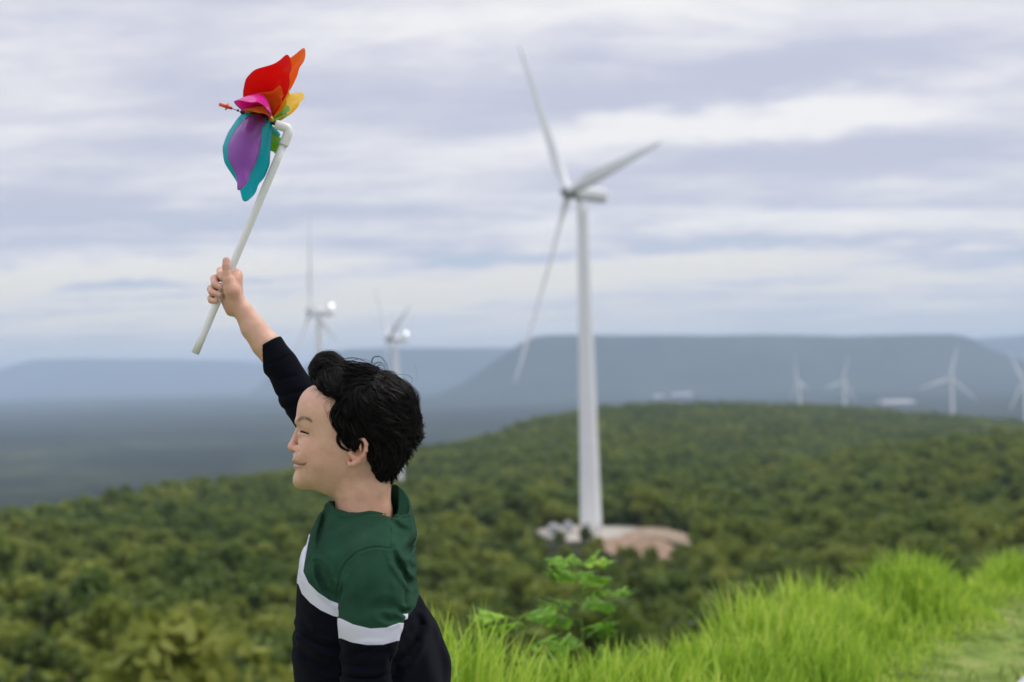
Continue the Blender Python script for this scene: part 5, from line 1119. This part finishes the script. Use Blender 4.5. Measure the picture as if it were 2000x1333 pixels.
def petal_mat(name, c):
    m, t, b = new_mat(name); b.inputs['Base Color'].default_value = (*c, 1); b.inputs['Roughness'].default_value = .32; b.inputs['Specular IOR Level'].default_value = .4
    tr = t.nodes.new('ShaderNodeBsdfTranslucent'); tr.inputs[0].default_value = (*c, 1); mx = t.nodes.new('ShaderNodeMixShader'); mx.inputs[0].default_value = .5; o = t.nodes['Material Output']; b.inputs['Coat Weight'].default_value = .5; b.inputs['Coat Roughness'].default_value = .12
    t.links.new(b.outputs[0], mx.inputs[1]); t.links.new(tr.outputs[0], mx.inputs[2]); t.links.new(mx.outputs[0], o.inputs[0]); return m
RT = 157 * kk_
SG = [0, .1, .3, .5, .68, .8, .87, .94, 1.0]
FRT = [47, 55, 62, 62, 49, 26, 13, 6, 0]; BCK = [-3, -7, -16, -25, -25, -19, -22, -21, -17]
def petal(th, mat, cup=36, pitch=.0, sc=1.0, fk=1.0, wk=1.0):
    """a leaf of plastic sheet pinned at the back of the axle, its free side curled forward to the front hub"""
    ns_, nt_ = 40, 20; s_ = np.linspace(0.0, 1, ns_); t_ = np.linspace(0, 1, nt_)[None]
    fr = np.interp(s_, SG, FRT)[:, None] * fk; bk = np.interp(s_, SG, BCK)[:, None]; k5 = np.array([1, 2, 3, 2, 1]) / 9
    for a_ in (fr, bk): a_[2:-2, 0] = np.convolve(a_[:, 0], k5, 'valid')
    mid_ = (fr + bk) / 2; ax = (mid_ + (fr - bk) * wk * (t_ - .5)) * kk_; rr = RT * sc * s_[:, None] ** .92 * (1 + 0 * t_)
    rr = rr - 5 * kk_ + 10 * kk_ * (1 - ((t_ - .5) * 2) ** 2) * smooth(s_, .9, 1.0)[:, None]
    Aa = np.interp(s_, [0, .12, .35, .6, .8, 1], [9, 24, cup, cup * .72, cup * .30, 0])[:, None] * kk_
    tau = Aa * np.sin(np.pi * t_ ** .85) + pitch * (ax - AL * .25) * s_[:, None]
    a0 = np.radians(th); rad_ = math.cos(a0) * E1 + math.sin(a0) * E2; tan_ = -math.sin(a0) * E1 + math.cos(a0) * E2
    c_ = Bh + ax[..., None] * AXn + rr[..., None] * rad_ - tau[..., None] * tan_
    V = c_.reshape(-1, 3); i, j = np.meshgrid(np.arange(ns_ - 1), np.arange(nt_ - 1), indexing='ij'); i = i.ravel(); j = j.ravel()
    o = outm('petal', V, np.stack([i * nt_ + j, (i + 1) * nt_ + j, (i + 1) * nt_ + j + 1, i * nt_ + j + 1], -1), mat, wm)
    md = o.modifiers.new('thickness', 'SOLIDIFY'); md.thickness = .0006; md.offset = 0; return o
PM = dict(red=petal_mat('petal_red', (.86, .035, .035)), orange=petal_mat('petal_orange', (.97, .27, .03)), yellow=petal_mat('petal_yellow', (.92, .66, .05)), green=petal_mat('petal_green', (.22, .55, .03)),
          teal=petal_mat('petal_teal', (.0, .60, .70)), purple=petal_mat('petal_purple', (.46, .14, .62)), magenta=petal_mat('petal_magenta', (.88, .03, .48)), pink=petal_mat('petal_pink', (.90, .30, .62)))
for th, cn, k_, w_ in ((28, 'red', .88, 1), (-10, 'orange', 1.02, .8), (-56, 'yellow', 1, 1), (-110, 'green', .85, 1), (182, 'teal', 1, 1.15), (157, 'purple', .99, .74), (84, 'magenta', .9, .9)):
    petal(th, PM[cn], sc=k_, wk=w_)
for th, cn in ((32, 'orange'), (-6, 'yellow'), (-52, 'green'), (-106, 'teal'), (186, 'purple'), (178, 'magenta'), (86, 'yellow')):
    petal(th, PM[cn], cup=20, sc=.48, fk=.80, wk=.85 if cn != 'magenta' else .55)
